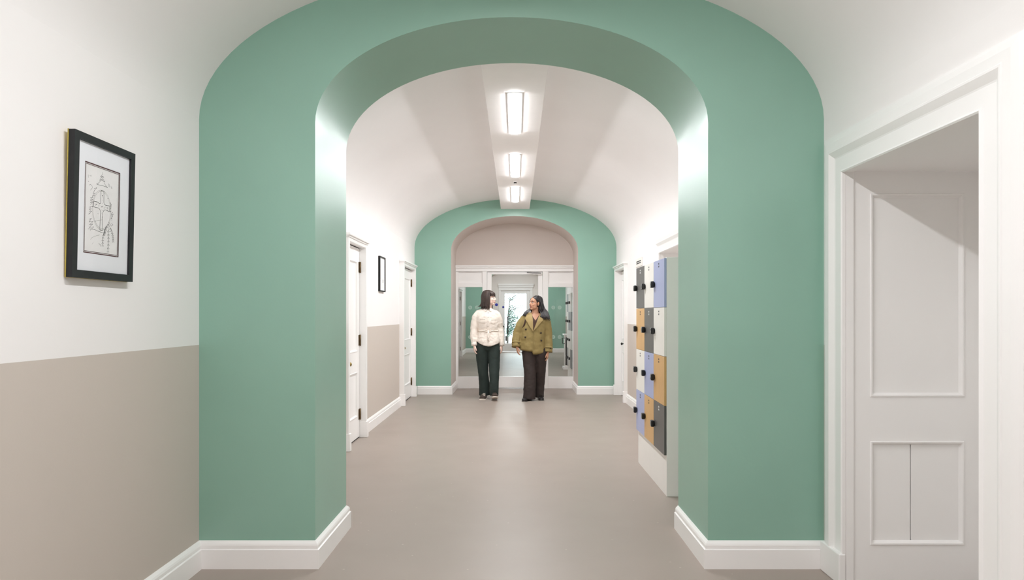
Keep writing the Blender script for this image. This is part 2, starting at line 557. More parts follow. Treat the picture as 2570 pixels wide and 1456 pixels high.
# ---- door 1: the deep white doorway at right
CASE = [(-0.002, 0.0), (-0.002, 0.016), (0.004, 0.021), (0.010, 0.016), (0.014, 0.012), (0.078, 0.012), (0.084, 0.014), (0.100, 0.024), (0.112, 0.031), (0.120, 0.031), (0.124, 0.027), (0.160, 0.026), (0.185, 0.018), (0.198, 0.012), (0.198, 0.0)]
def doorway(name, x, sgn, hole, depth, label, profile=CASE, panels=True, plinth=True):
    """a deep reveal lined with panelled boards; sgn=+1 opens to +X"""
    y0, y1, hz = hole
    root = empty(name, (x, (y0 + y1) / 2, 0), label, 'doorway', 'structure')
    m = MB()
    path = [(y1, 0.0), (y1, hz), (y0, hz), (y0, 0.0)]
    m.sweep(path, [(-d, p) for d, p in profile], lambda y, z, p: (x - sgn * p, y, z))
    m.build('casing', M['gloss'], root)
    if plinth:
        for ya, yb in ((y1 - 0.006, y1 + 0.202), (y0 - 0.202, y0 + 0.006)):
            MB().box(x - sgn * 0.034, x, ya, yb, 0, 0.15).build('plinth_block', M['gloss'], root, bevel=0.006)
    d0 = 0.042
    W = depth - d0
    far = Board(lambda u, v, n: (x + sgn * (d0 - 0.004 + u), y1 + 0.012 - n, v), W, hz + 0.012, [(0.086, 0.189, 0.54, 0.690), (0.086, 0.903, 0.54, 1.885)] if panels else [], 0.016)
    far.build('jamb_lining', M['gloss'], root, split=0.288 if panels else None)
    near = Board(lambda u, v, n: (x + sgn * (d0 - 0.004 + u), y0 - 0.012 + n, v), W, hz + 0.012, [(0.086, 0.189, 0.54, 0.690), (0.086, 0.903, 0.54, 1.885)] if panels else [], 0.016)
    near.build('jamb_lining', M['gloss'], root)
    MB().box(x + sgn * 0.001, x + sgn * d0, y1, y1 + 0.028, 0, hz + 0.028).box(x + sgn * 0.001, x + sgn * d0, y0 - 0.028, y0, 0, hz + 0.028).box(x + sgn * 0.001, x + sgn * d0, y0, y1, hz, hz + 0.028).build('door_stop', M['gloss'], root, bevel=0.004)
    MB().box(x + sgn * (d0 - 0.004), x + sgn * (depth + 0.05), y0 - 0.03, y1 + 0.03, hz + 0.006, hz + 0.03).build('soffit_lining', M['gloss'], root)
    leaf = Board(lambda u, v, n: (x + sgn * (depth - n), y0 - 0.012 + u, v), y1 - y0 + 0.024, hz + 0.004, [(0.12, 0.2, y1 - y0 - 0.1, 0.8), (0.12, 0.98, y1 - y0 - 0.1, 1.85)], 0.04)
    lf = leaf.build('door_leaf', M['gloss'], root)
    knob(lf, (x + sgn * depth, y0 + 0.07, 0.95), (-sgn, 0, 0), 0.022, M['brass'])
    return root
doorway('door_1', XR1, 1, D1, 0.71, 'deep white panelled doorway in the right wall beside the near green arch')

# ---- flush panelled doors with narrow projecting casings
def flush_door(name, x, sgn, hole, label, leaf_in=0.004, knob_y=None, knob_z=0.82, hinges=True, km=None, c_out=0.068, knob_stem=0.045):
    """sgn=+1: the room lies towards +X of the wall at x"""
    y0, y1, hz = hole
    root = empty(name, (x, (y0 + y1) / 2, 0), label, 'door', 'structure')
    w = 0.055
    c = MB()
    c.box(x - sgn * T, x + sgn * c_out, y0 - w, y0, 0, hz + 0.055)
    c.build('casing', M['gloss'], root, bevel=0.005)
    c = MB().box(x - sgn * T, x + sgn * c_out, y1, y1 + w, 0, hz + 0.055)
    c.build('casing', M['gloss'], root, bevel=0.005)
    for a, b in ((y0 - w - 0.004, y0 + 0.002), (y1 - 0.002, y1 + w + 0.004)):
        MB().box(x, x + sgn * (c_out + 0.014), a, b, 0, 0.17).build('plinth_block', M['gloss'], root, bevel=0.006)
    h = MB().box(x - sgn * T, x + sgn * (c_out - 0.004), y0, y1, hz, hz + 0.055)
    h.box(x, x + sgn * (c_out + 0.022), y0 - w - 0.02, y1 + w + 0.02, hz + 0.05, hz + 0.075)
    h.box(x, x + sgn * (c_out + 0.008), y0 - w - 0.008, y1 + w + 0.008, hz + 0.034, hz + 0.052)
    h.build('head_casing', M['gloss'], root, bevel=0.005)
    W = y1 - y0 - 0.008
    xf = x - sgn * leaf_in
    pl = [(0.1, 0.22, W - 0.1, 0.69), (0.1, 0.90, W - 0.1, 1.84)]
    bd = Board(lambda u, v, n: (xf + sgn * n, y0 + 0.004 + u, v + 0.014), W, hz - 0.024, pl, 0.04)
    leaf = bd.build('door_leaf', M['gloss'], root)
    MB().box(xf - sgn * 0.05, xf - sgn * 0.045, y0 - 0.01, y1 + 0.01, 0, hz + 0.02).build('door_rebate_shade', M['gap'], root)  # dark sheet behind the leaf, its colour standing in for shade
    gp = MB()
    for za, zb in ((0.001, 0.016), (hz - 0.013, hz - 0.0005)):
        gp.box(xf - sgn * 0.038, xf - sgn * 0.006, y0 + 0.001, y1 - 0.001, za, zb)
    gp.build('door_gap_shade', M['gap'], root)  # dark strips painting the shade above and below the leaf
    ky = knob_y if knob_y is not None else y0 + 0.07
    knob(leaf, (xf, ky, knob_z), (sgn, 0, 0), 0.02, km or M['brass'], stem=knob_stem)
    if hinges:
        for z in (1.80, 1.03, 0.25):
            hm = MB().box(xf - sgn * 0.004, xf + sgn * 0.003, y1 - 0.045, y1 - 0.004, z - 0.055, z + 0.055)
            hm.tube([(xf + sgn * 0.009, y1 - 0.004, z - 0.058), (xf + sgn * 0.009, y1 - 0.004, z + 0.058)], 0.009, 10)
            hm.build('hinge', M['bronze'], leaf, off=world_loc(root))
    return root
flush_door('door_2', XL2, 1, DA, 'white panelled door with brass knob, first on the left past the near arch')
flush_door('door_3', XL2, 1, DB, 'white panelled door with brass knob, left of the smaller green arch')
flush_door('door_4', XR2, -1, DC, 'white door with dark knob in the right wall beside the smaller green arch', leaf_in=0.06, knob_y=10.36, knob_z=0.86, hinges=False, km=M['dark_metal'], c_out=0.05, knob_stem=0.09)
doorway('door_5', XR2, 1, DD, 0.5, 'white cased doorway in the right wall, its head showing above the lockers', plinth=False)
flush_door('door_6', XL3, 1, DL3, 'white door in the left wall beyond the glazed screen')

# ---- glazed screen
def P(x, y, Y): return ((x - CX) * Y / F, EYE + (CY - y) * Y / F)
scr = empty('window_1', (-0.03, YS, 0), 'white timber glazed screen filling the smaller green arch', 'glazed screen', 'structure')
xs = [px(v, YS) for v in (1141, 1150.5, 1211, 1222.5, 1362, 1373, 1376, 1438)]
L0, L1, Ml0, Ml1, Mr0, Mr1, R0, R1 = px(1137, YS), px(1150.5, YS), px(1211, YS), px(1222.5, YS), px(1362, YS), px(1375.5, YS), px(1437, YS), px(1450, YS)
zt, zh, zr1, zr0, zk = pz(666.5, YS), pz(682, YS), pz(711, YS), pz(721, YS), pz(945, YS)
def piece(name, x0, x1, z0, z1, y0=YS - 0.035, y1=YS + 0.035, bev=0.004, parent=None, m=None):
    return MB().box(x0, x1, y0, y1, z0, z1).build(name, m or M['gloss'], parent or scr, bevel=bev)
hd = MB().box(L0, R1, YS - 0.04, YS + 0.05, zh, zt - 0.01)
hd.box(L0, R1, YS - 0.075, YS + 0.05, zt - 0.03, zt).box(L0, R1, YS - 0.06, YS + 0.05, zt - 0.055, zt - 0.03).box(L0, R1, YS - 0.052, YS, zh, zh + 0.018)
hd.build('header', M['gloss'], scr, bevel=0.004)
piece('stile', L0, L1, 0, zh)
piece('stile', R0, R1, 0, zh)
piece('mullion', Ml0, Ml1, 0, zh, YS - 0.05)
piece('mullion', Mr0, Mr1, 0, zh, YS - 0.05)
for a, b in ((L1, Ml0), (Mr1, R0)):
    piece('transom_rail', a, b, zr0, zr1)
    piece('kick_panel', a, b, 0, zk)
    f = MB()
    f.box(a, b, YS - 0.005, YS + 0.02, zr1, zh)
    g = 0.014
    f.box(a + 0.0005, a + g, YS - 0.025, YS - 0.004, zr1 + 0.0005, zh - 0.0005).box(b - g, b - 0.0005, YS - 0.025, YS - 0.004, zr1 + 0.0005, zh - 0.0005)
    f.box(a + g, b - g, YS - 0.0245, YS - 0.004, zr1 + 0.0005, zr1 + g).box(a + g, b - g, YS - 0.0245, YS - 0.004, zh - g, zh - 0.0005)
    f.build('transom_panel', M['gloss'], scr)
    gl = piece('glass_pane', a, b, zk, zr0, YS - 0.004, YS + 0.004, 0, m=M['glass'])
    for gx in ((1180, 1197) if a < 0 else (1388.5, 1404.5)):
        for gy in (772, 846):
            X, Z = P(gx, gy, YS)
            d = MB()
            r = 0.029
            ring = [(X + r * math.cos(t * math.pi / 12), YS - 0.006, Z + r * math.sin(t * math.pi / 12)) for t in range(25)]
            d.tube(ring, 0.0035, 6, caps=False)
            for k in range(6):
                t = k * math.pi / 3
                c = Vector((X + 0.015 * math.cos(t), YS - 0.006, Z + 0.015 * math.sin(t)))
                pr = [c + Vector((0.0065 * math.cos(q * math.pi / 4), 0, 0.0065 * math.sin(q * math.pi / 4))) for q in range(9)]
                d.tube(pr, 0.002, 5, caps=False)
            d.build('glass_decal', M['frost'], gl, off=world_loc(scr))

sd = empty('door_7', ((Ml1 + Mr0) / 2, YS, 0), 'white framed glass door in the middle of the screen, behind the two women', 'door', 'structure')
dl_, dr_ = Ml1 + 0.004, Mr0 - 0.004
st = 0.078
lf = MB().box(dl_, dl_ + st, YS - 0.024, YS + 0.024, 0.015, zh - 0.004).box(dr_ - st, dr_, YS - 0.024, YS + 0.024, 0.015, zh - 0.004)
lf.box(dl_ + st, dr_ - st, YS - 0.024, YS + 0.024, 0.015, zk).box(dl_ + st, dr_ - st, YS - 0.024, YS + 0.024, zh - 0.05, zh - 0.004)
lf.build('door_leaf', M['gloss'], sd, bevel=0.004)
MB().box(dl_ + st, dr_ - st, YS - 0.004, YS + 0.004, zk, zh - 0.05).build('glass_pane', M['glass'], sd)
X, Z = P(1246, 765, YS)
MB().disc((X, YS - 0.0045, Z), (0, -1, 0), 0.026, 0.0015).build('safety_disc', M['blue_sign'], sd)
MB().box(px(1336, YS), px(1360, YS), YS - 0.075, YS - 0.024, zh - 0.055, zh - 0.018).build('door_closer', M['gloss'], sd, bevel=0.005)
MB().tube([(px(1358, YS), YS - 0.07, zh - 0.03), (px(1322, YS), YS - 0.10, zh - 0.022)], 0.008, 8).build('closer_arm', M['chrome'], sd)

# ---- garden door in the end wall
gd = empty('door_8', ((dl + dr) / 2, YW, 0), 'white half-glazed garden door with black pull bar at the end of the corridor', 'door', 'structure')
cs = MB()
cs.box(px(1251.5, YW), dl, YW - 0.03, YW, 0, dh).box(dr, px(1337, YW), YW - 0.03, YW, 0, dh)
cs.box(px(1251.5, YW), px(1337, YW), YW - 0.03, YW, dh, pz(722, YW))
cs.build('casing', M['gloss'], gd, bevel=0.006)
cs = MB().box(px(1250, YW), px(1340, YW), YW - 0.09, YW, pz(717, YW), pz(712, YW)).box(px(1251, YW), px(1339, YW), YW - 0.06, YW, pz(722, YW), pz(717, YW))
cs.build('cornice', M['gloss'], gd, bevel=0.006)
g0, g1, gz0, gz1 = px(1267, YW), px(1321, YW), pz(862, YW), pz(737, YW)
yl = YW + 0.03
lf = MB().box(dl, g0, yl, yl + 0.045, 0.01, dh).box(g1, dr, yl, yl + 0.045, 0.01, dh).box(g0, g1, yl, yl + 0.045, 0.01, gz0).box(g0, g1, yl, yl + 0.045, gz1, dh)
lf.build('door_leaf', M['gloss'], gd, bevel=0.005)
MB().box(g0, g1, yl + 0.02, yl + 0.026, gz0, gz1).build('glass_pane', M['glass'], gd)
hx, h0, h1 = px(1274.5, YW), pz(838, YW), pz(795, YW)
hm = MB().tube([(hx, yl - 0.06, h0), (hx, yl - 0.06, h1)], 0.022, 12)
for z in (h0 + 0.06, h1 - 0.06):
    hm.tube([(hx, yl - 0.06, z), (hx, yl, z)], 0.012, 8)
hm.build('pull_bar', M['dark_metal'], gd)
MB().box(px(1268.5, YW), px(1271.5, YW), yl - 0.03, yl, pz(856, YW), pz(843, YW)).build('lever_lock', M['dark_metal'], gd, bevel=0.004)
X, Z = P(1263, 771, YW)
MB().disc((X, yl, Z), (0, -1, 0), 0.038, 0.004).build('safety_disc', M['blue_sign'], gd)
X, Z = P(1263, 819.5, YW)
MB().disc((X, yl, Z), (0, -1, 0), 0.03, 0.03).build('lock_cylinder', M['dark_metal'], gd)

# ---- outside
tag(MB().box(-14, 14, YE, 44, -0.16, -0.06).build('ground_outside', M['paving']), 'pale paving outside the garden door', 'ground', 'structure')
tr = empty('garden_tree', (0.1, 28.5, -0.06), 'leafy garden tree outside seen through the glazed door', 'tree')
tk = MB()
rnd = random.Random(3)
tk.tube([(-0.34, 28.5, -0.06), (-0.33, 28.5, 0.7), (-0.30, 28.45, 1.4), (-0.22, 28.5, 2.0)], [0.045, 0.035, 0.026, 0.012], 8)
tips = []
for k in range(44):
    z0 = 0.45 + 1.55 * rnd.random() ** 1.3
    a = rnd.uniform(-1.5, 1.5) if rnd.random() < 0.8 else rnd.uniform(0, 6.283)
    L = rnd.uniform(0.25, 0.8)
    p0 = Vector((-0.33 + 0.04 * z0, 28.5, z0))
    p1 = p0 + Vector((math.cos(a) * L, math.sin(a) * L * 0.6, rnd.uniform(0.0, 0.35)))
    tk.tube([p0, (p0 + p1) / 2 + Vector((0, 0, 0.05)), p1], [0.011, 0.008, 0.004], 5)
    tips += [p0.lerp(p1, t) for t in (0.15, 0.35, 0.55, 0.75, 0.95)]
tk.build('trunk', M['bark'], tr)
lv = MB()
for t in tips:
    for k in range(22 if t.z < 1.35 else 7):
        c = t + Vector((rnd.gauss(0, 0.10), rnd.gauss(0, 0.1), rnd.gauss(0, 0.09)))
        d = Vector((rnd.uniform(-1, 1), rnd.uniform(-1, 1), rnd.uniform(-0.8, 0.4))).normalized() * rnd.uniform(0.022, 0.042)
        s = d.cross(Vector((rnd.uniform(-1, 1), rnd.uniform(-1, 1), 1))).normalized() * d.length * 0.42
        lv.add([c - d, c - d * 0.2 + s, c + d, c - d * 0.2 - s], [(0, 1, 2, 3)])
tag(lv.build('leaves', M['leaf'], tr), kind='stuff')

# ------------------------------------------------------------------ strip lights
def strip_light(x, y, z, label, L=1.17, group=None, lamp='lamp'):
    r = empty('strip_light', (x, y, z), label, 'ceiling light', group=group)
    h = MB()
    for q in ((x - 0.06, x - 0.048, y - L / 2, y + L / 2), (x + 0.048, x + 0.06, y - L / 2, y + L / 2), (x - 0.048, x + 0.048, y - L / 2, y - L / 2 + 0.012), (x - 0.048, x + 0.048, y + L / 2 - 0.012, y + L / 2)):
        h.box(*q, z - 0.005, z)
    h.build('housing', M['gloss'], r, bevel=0.002)
    d = MB()
    pr = [(0.048 * math.cos(math.pi * k / 10), -0.0045 - 0.013 * math.sin(math.pi * k / 10)) for k in range(11)] + [(-0.048, -0.001), (0.048, -0.001)]
    d.rings([[(x + a, y - L / 2 + 0.012, z + b) for a, b in pr], [(x + a, y + L / 2 - 0.012, z + b) for a, b in pr]], smooth=False)
    d.build('diffuser', M[lamp], r)
    return r
for y, t in ((5.90, 'nearest'), (7.94, 'middle'), (9.83, 'farthest')):
    strip_light(-0.006, y, 3.023, t + ' of the three lit white strip lights on the boxing between the arches')
for y, t in ((0.1, 'lit white strip light directly above the viewpoint'), (2.05, 'lit white strip light just before the near green arch')):
    strip_light(-0.02, y, 2.95, t, group='strip lights over the near corridor', lamp='lamp_near')
for y, t in ((14.6, 'lit white strip light just beyond the glazed screen'), (22.2, 'lit white strip light before the far green arch')):
    strip_light(0, y, 3.023, t, group='strip lights beyond the screen')
sn = empty('ceiling_sensor', (px(1293, 8.87), 8.87, 3.023), 'small dark sensor on the ceiling boxing between two strip lights', 'sensor')
MB().disc((px(1293, 8.87), 8.87, 3.023), (0, 0, -1), 0.028, 0.010).build('base', M['gloss'], sn)
MB().disc((px(1293, 8.87), 8.87, 3.014), (0, 0, -1), 0.019, 0.013).build('lens', M['dark_metal'], sn)

# ------------------------------------------------------------------ lockers
def lock_mesh():
    m = MB()
    b = bmesh.new()
    bmesh.ops.create_cube(b, size=1.0)
    bmesh.ops.scale(b, vec=(0.026, 0.05, 0.05), verts=b.verts)
    bmesh.ops.translate(b, vec=(-0.017, 0, 0), verts=b.verts)
    bmesh.ops.bevel(b, geom=list(b.edges), offset=0.008, segments=3, affect='EDGES', profile=0.5)
    vs = [v.co.copy() for v in b.verts]
    for i, v in enumerate(b.verts): v.index = i
    m.add(vs, [[v.index for v in f.verts] for f in b.faces], 0, True)
    b.free()
    m.disc((-0.004, 0, 0), (1, 0, 0), 0.02, 0.004, 16)
    for k in range(4):
        z = 0.0155 - 0.0103 * k
        m.box(-0.0308, -0.0296, 0.004, 0.012, z - 0.0028, z + 0.0028, 1)
        m.box(-0.0308, -0.0296, -0.012, -0.008, z - 0.002, z + 0.002, 1)
    return m
LOCK = lock_mesh().mesh('lock', [M['black_plastic'], M['white_mark']])

def lockers(y0, xf, xw, colors, label, numbers=True):
    pitch, rows, hz, z0 = 0.378, 4, 0.3535, 0.293
    n = 3
    L = pitch * n
    r = empty('locker_bank', ((xf + xw) / 2, y0 + L / 2, 0), label, 'lockers')
    MB().box(xf + 0.017, xw, y0, y0 + L, 0, z0 + rows * hz + 0.004).build('carcass', M['carcass'], r, bevel=0.0025)
    for i in range(rows):
        for k in range(n):
            c = colors[i][k]
            zb = z0 + hz * (rows - 1 - i)
            ya = y0 + pitch * k
            d = MB().box(xf, xf + 0.0165, ya + 0.0015, ya + pitch - 0.0015, zb + 0.0015, zb + hz - 0.0015).build('locker_door', M[c], r, bevel=0.0012, segs=1)
            tag(d, {'lk_blue': 'periwinkle blue locker door', 'lk_white': 'white locker door', 'lk_grey': 'dark grey locker door', 'lk_tan': 'oak tan locker door', 'lk_mid': 'mid grey locker door'}[c])
            lk = bpy.data.objects.new('combination_lock', LOCK)
            COL.objects.link(lk)
            lk.parent = d
            lk.location = Vector((xf - 0.001, ya + pitch - 0.034, zb + hz * 0.5)) - world_loc(r)
            if numbers:
                nm = MB()
                yc = ya + pitch * 0.5
                zc = zb + hz - 0.040
                for dz in (0.010, -0.010):
                    nm.box(xf - 0.0007, xf + 0.001, yc - 0.016, yc - 0.004, zc + dz - 0.006, zc + dz + 0.006)
                    nm.box(xf - 0.0007, xf + 0.001, yc + 0.004, yc + 0.014, zc + dz - 0.006, zc + dz + 0.006)
                nm.build('number_label', M['white_mark'] if c == 'lk_grey' else M['dark_mark'], d, off=world_loc(r))
    return r
lockers(4.893, 1.0615, XR2 - 0.002, [['lk_blue', 'lk_white', 'lk_grey'], ['lk_white', 'lk_grey', 'lk_tan'], ['lk_tan', 'lk_blue', 'lk_white'], ['lk_grey', 'lk_tan', 'lk_blue']],
        'bank of twelve blue, white, grey and tan lockers with black locks')
lockers(12.62, 1.03, XR3 - 0.002, [['lk_white', 'lk_white', 'lk_mid'], ['lk_mid', 'lk_mid', 'lk_white'], ['lk_white', 'lk_white', 'lk_white'], ['lk_mid', 'lk_white', 'lk_mid']],
        'bank of white and grey lockers beyond the glazed screen', numbers=False)

# slim unit beside the far lockers
YU = 16.3
ux0, ux1 = px(1418, YU), px(1431, YU)
su = empty('slim_cabinet', ((ux0 + ux1) / 2, YU, 0), 'slim white cabinet with dark front strip and loop handle beside the far lockers', 'cabinet')
uz = pz(842, YU)
MB().box(ux0, XR3 - 0.03, YU, YU + 0.35, 0.06, uz).build('body', M['carcass'], su, bevel=0.004)
MB().box(ux0 + 0.01, ux0 + 0.06, YU - 0.012, YU, 0.10, uz - 0.06).build('dark_strip', M['dark_metal'], su)
MB().box(ux0 - 0.03, XR3 - 0.02, YU - 0.04, YU + 0.38, uz, uz + 0.035).build('top', M['gloss'], su, bevel=0.004)
MB().box(ux0 - 0.04, XR3 - 0.02, YU - 0.06, YU + 0.38, 0, 0.06).build('base', M['gloss'], su, bevel=0.004)
hz0, hz1 = pz(862, YU), pz(849, YU)
MB().tube([(ux0 + 0.01, YU + 0.05, hz0), (ux0 - 0.055, YU + 0.05, hz0), (ux0 - 0.055, YU + 0.05, hz1), (ux0 + 0.01, YU + 0.05, hz1)], 0.009, 8).build('handle', M['dark_metal'], su)

# small sign on the wall above the far end of the lockers
ys = 9.1
sg = empty('wall_sign', (XR2, ys, 2.0), 'small white wall sign with two dark lines of print above the lockers', 'sign')
X = XR2
MB().box(X - 0.012, X, ys - 0.22, ys + 0.22, 1.94, 2.05).build('plate', M['lk_white'], sg, bevel=0.002)
ln = MB()
for z in (2.008, 1.984):
    yy = ys - 0.16
    for w in (0.05, 0.07, 0.04, 0.06, 0.05):
        ln.box(X - 0.0135, X - 0.011, yy, yy + w, z - 0.007, z + 0.007)
        yy += w + 0.012
ln.build('print_lines', M['dark_mark'], sg)

# ------------------------------------------------------------------ framed drawings
def frame_bars(to3, w, h, bar, depth, m):
    rs = []
    for ins, n in ((0, 0), (0, depth), (bar, depth), (bar, depth - 0.008)):
        rs.append([to3(u, v, n) for u, v in ((ins, ins), (w - ins, ins), (w - ins, h - ins), (ins, h - ins))])
    return m.rings(rs, caps=False, smooth=False)

def ribbon(m, pts, w, to3, n):
    P2 = [Vector(p) for p in pts]
    for a, b in zip(P2, P2[1:]):
        d = b - a
        if d.length < 1e-6:
            continue
        d = d.normalized()
        s = Vector((-d.y, d.x)) * w / 2
        a2, b2 = a - d * w * 0.3, b + d * w * 0.3
        m.add([to3(p.x, p.y, n) for p in (a2 + s, b2 + s, b2 - s, a2 - s)], [(0, 1, 2, 3)])

def big_picture():
    y0, w, h, z0, z1 = 2.469, 0.392, 0.534, 1.4365, 1.970
    lean = 0.011
    xb = XL1 + 0.004
    root = empty('framed_drawing', (xb, y0 + w / 2, z0), 'black framed line drawing of a cross on the near left wall', 'picture')
    def to3(u, v, n):
        return (xb + n + lean * v / h, y0 + u, z0 + v)
    fr = frame_bars(to3, w, h, 0.028, 0.026, MB())
    fr.build('frame', M['black_frame'], root)
    bk = MB()
    bk.add([to3(u, v, n) for n in (0.0, 0.0035) for u, v in ((-0.0015, -0.001), (w + 0.001, -0.001), (w + 0.001, h + 0.001), (-0.0015, h + 0.001))],
           [(0, 1, 2, 3), (4, 5, 6, 7), (0, 1, 5, 4), (1, 2, 6, 5), (2, 3, 7, 6), (3, 0, 4, 7)])
    bk.build('backing', M['frame_side'], root)
    p0, p1, q0, q1 = 0.076, 0.302, 0.095, 0.436
    mt = MB()
    b = 0.026
    us, vs = [b, p0, p1, w - b], [b, q0, q1, h - b]
    for i in range(3):
        for j in range(3):
            if i == 1 and j == 1:
                continue
            mt.add([to3(u, v, 0.0165) for u, v in ((us[i], vs[j]), (us[i + 1], vs[j]), (us[i + 1], vs[j + 1]), (us[i], vs[j + 1]))], [(0, 1, 2, 3)])
    mt.build('mount', M['mount'], root)
    pr = MB().add([to3(u, v, 0.0145) for u, v in ((p0 - .004, q0 - .004), (p1 + .004, q0 - .004), (p1 + .004, q1 + .004), (p0 - .004, q1 + .004))], [(0, 1, 2, 3)])
    pp = pr.build('print', M['paper'], root)
    PW, PH = p1 - p0, q1 - q0
    def art(cx, cy):
        v = 0.5
        for _ in range(3):
            xl = 60 - 25 * v
            u = (cx - xl) / 490
            v = (cy - (70 + 180 * u)) / (1235 - 100 * u)
        uu = u * 0.92 / (1 - 0.08 * u) if u < 1 else u     # undo foreshortening along the wall
        return (p0 + uu * PW, q0 + (1 - v) * PH)
    L = MB()
    N = 0.0152
    def st(pts, wd=0.0011, mi=0, raw=False):
        q = pts if raw else [art(*p) for p in pts]
        L_n = N + 0.0001 * mi
        wd = wd * (0.72 if not raw else 1.0)
        k0 = len(L.f)
        ribbon(L, q, wd, to3, L_n)
        for k in range(k0, len(L.f)):
            L.mi[k] = mi
    def rect(i, wd, mi):
        st([(p0 + i, q0 + i), (p1 - i, q0 + i), (p1 - i, q1 - i), (p0 + i, q1 - i), (p0 + i, q0 + i)], wd, mi, True)
    rect(0.002, 0.0038, 2)
    rect(0.0075, 0.0017, 2)
    cross = [(288, 478), (328, 490), (326, 640), (335, 668), (348, 676), (408, 690), (405, 765), (350, 741), (328, 744), (313, 775), (306, 1018), (270, 1008), (279, 765), (270, 732), (252, 713), (185, 695), (188, 618), (245, 634), (263, 655), (280, 648), (288, 478)]
    st(cross, 0.0019)
    for e in (0.0, 9.0):
        st([(295 + (122 + e) * math.cos(t * math.pi / 20), 740 + (250 + e * 2) * math.sin(t * math.pi / 20) + 22 * math.cos(t * math.pi / 20)) for t in range(41)], 0.0011, 1)
    st([(305, 232), (306, 262), (278, 292), (326, 300), (303, 284), (266, 342), (290, 330), (342, 366), (312, 318), (240, 388), (228, 380), (232, 396), (300, 410), (345, 425), (380, 442), (350, 410), (330, 372)], 0.0012)
    rr = random.Random(5)
    def zig(x, ya, yb, wd, n, lean=0):
        pts = []
        for i in range(n + 1):
            t = i / n
            pts.append((x + lean * t + (wd if i % 2 else 0) * rr.uniform(0.45, 1.0) + rr.uniform(-8, 8), ya + (yb - ya) * t + (-18 if i % 2 else 10)))
        st(pts, 0.0011)
    zig(185, 440, 560, 45, 7, -20)
    zig(140, 565, 660, 40, 6, 5)
    zig(118, 690, 800, 48, 7)
    zig(120, 850, 1000, 62, 8, 10)
    zig(415, 650, 730, 24, 7)
    zig(425, 780, 880, 32, 8, 5)
    st([(105, 990), (150, 992), (200, 1002), (240, 1022), (310, 1045)], 0.0013)
    for tx, ty, b in ((310, 1210, -25), (384, 1292, 6), (455, 1162, 22), (332, 1062, -10)):
        c = [(384 + (tx - 384) * t + b * math.sin(3.14 * t), 928 + (ty - 928) * t) for t in [i / 8 for i in range(9)]]
        st(c, 0.0013)
        for i in range(2, 9):
            x, y = c[i]
            for s in (-1, 1):
                st([(x, y), (x + s * 14, y + 16), (x + s * 6, y + 20)], 0.0010)
    st([(384, 928), (392, 905), (400, 915), (430, 960), (455, 945), (432, 925)], 0.0011)
    st([(140, 1135), (160, 1108), (205, 1090), (265, 1075)], 0.0012, 1)
    st([(160, 1200), (180, 1170)], 0.001, 1)
    st([(255, 1190), (280, 1210), (278, 1232)], 0.0012)
    st([(120, 402), (140, 392), (162, 415), (165, 440), (140, 470)], 0.0011)
    st([(108, 260), (112, 300)], 0.001); st([(130, 270), (150, 285), (145, 265)], 0.001); st([(108, 345), (118, 355)], 0.0014)
    for x in (390, 400, 425, 435):
        st([(x, 385 + (x - 390)), (x + 6, 430 + (x - 390) * 0.7)], 0.0011)
    for x, y in ((220, 665), (300, 692), (373, 713), (307, 548), (167, 690), (420, 762), (205, 885), (384, 587)):
        st([(x - 4, y), (x + 5, y + 3)], 0.0028)
    for k in range(10):
        st([(300 + rr.uniform(-8, 12), 510 + 45 * k), (304 + rr.uniform(-8, 12), 530 + 45 * k)], 0.0008, 1)
    for k in range(5):
        st([(200 + 42 * k, 650 + 14 * k), (212 + 42 * k, 680 + 14 * k), (222 + 42 * k, 655 + 14 * k)], 0.0009, 1)
    st([(235, 785), (260, 795)], 0.001, 1); st([(212, 885), (270, 878), (310, 872)], 0.001, 1)
    L.build('drawing', [M['ink'], M['grey_ink'], M['oxblood']], pp, off=world_loc(root))
    MB().add([to3(u, v, 0.019) for u, v in ((0.027, 0.027), (w - 0.027, 0.027), (w - 0.027, h - 0.027), (0.027, h - 0.027))], [(0, 1, 2, 3)]).build('glazing', M['picture_glass'], root)
big_picture()

def small_picture():
    y0, w, h, z0 = 8.22, 0.34, 0.425, 1.582
    xb = XL2 + 0.001
    root = empty('framed_print', (xb, y0 + w / 2, z0), 'small black framed pale print hung between the two left doors', 'picture')
    to3 = lambda u, v, n: (xb + n, y0 + u, z0 + v)
    frame_bars(to3, w, h, 0.014, 0.024, MB()).build('frame', M['black_frame'], root)
    MB().add([to3(u, v, 0.012) for u, v in ((0.01, 0.01), (w - 0.01, 0.01), (w - 0.01, h - 0.01), (0.01, h - 0.01))], [(0, 1, 2, 3)]).build('mount', M['mount'], root)
    pp = MB().add([to3(u, v, 0.0128) for u, v in ((0.06, 0.045), (w - 0.05, 0.045), (w - 0.05, h - 0.04), (0.06, h - 0.04))], [(0, 1, 2, 3)]).build('print', M['paper'], root)
    k = MB()
    for du, dv in ((0, 0),):
        c = (0.225 + du, 0.13 + dv)
        k.add([to3(c[0] + a, c[1] + b_, 0.0133) for a, b_ in ((-.012, -.02), (.012, -.02), (.012, .02), (-.012, .02))], [(0, 1, 2, 3)], 0)
    k.build('drawing', [M['ink'], M['grey_ink']], pp, off=world_loc(root))
small_picture()

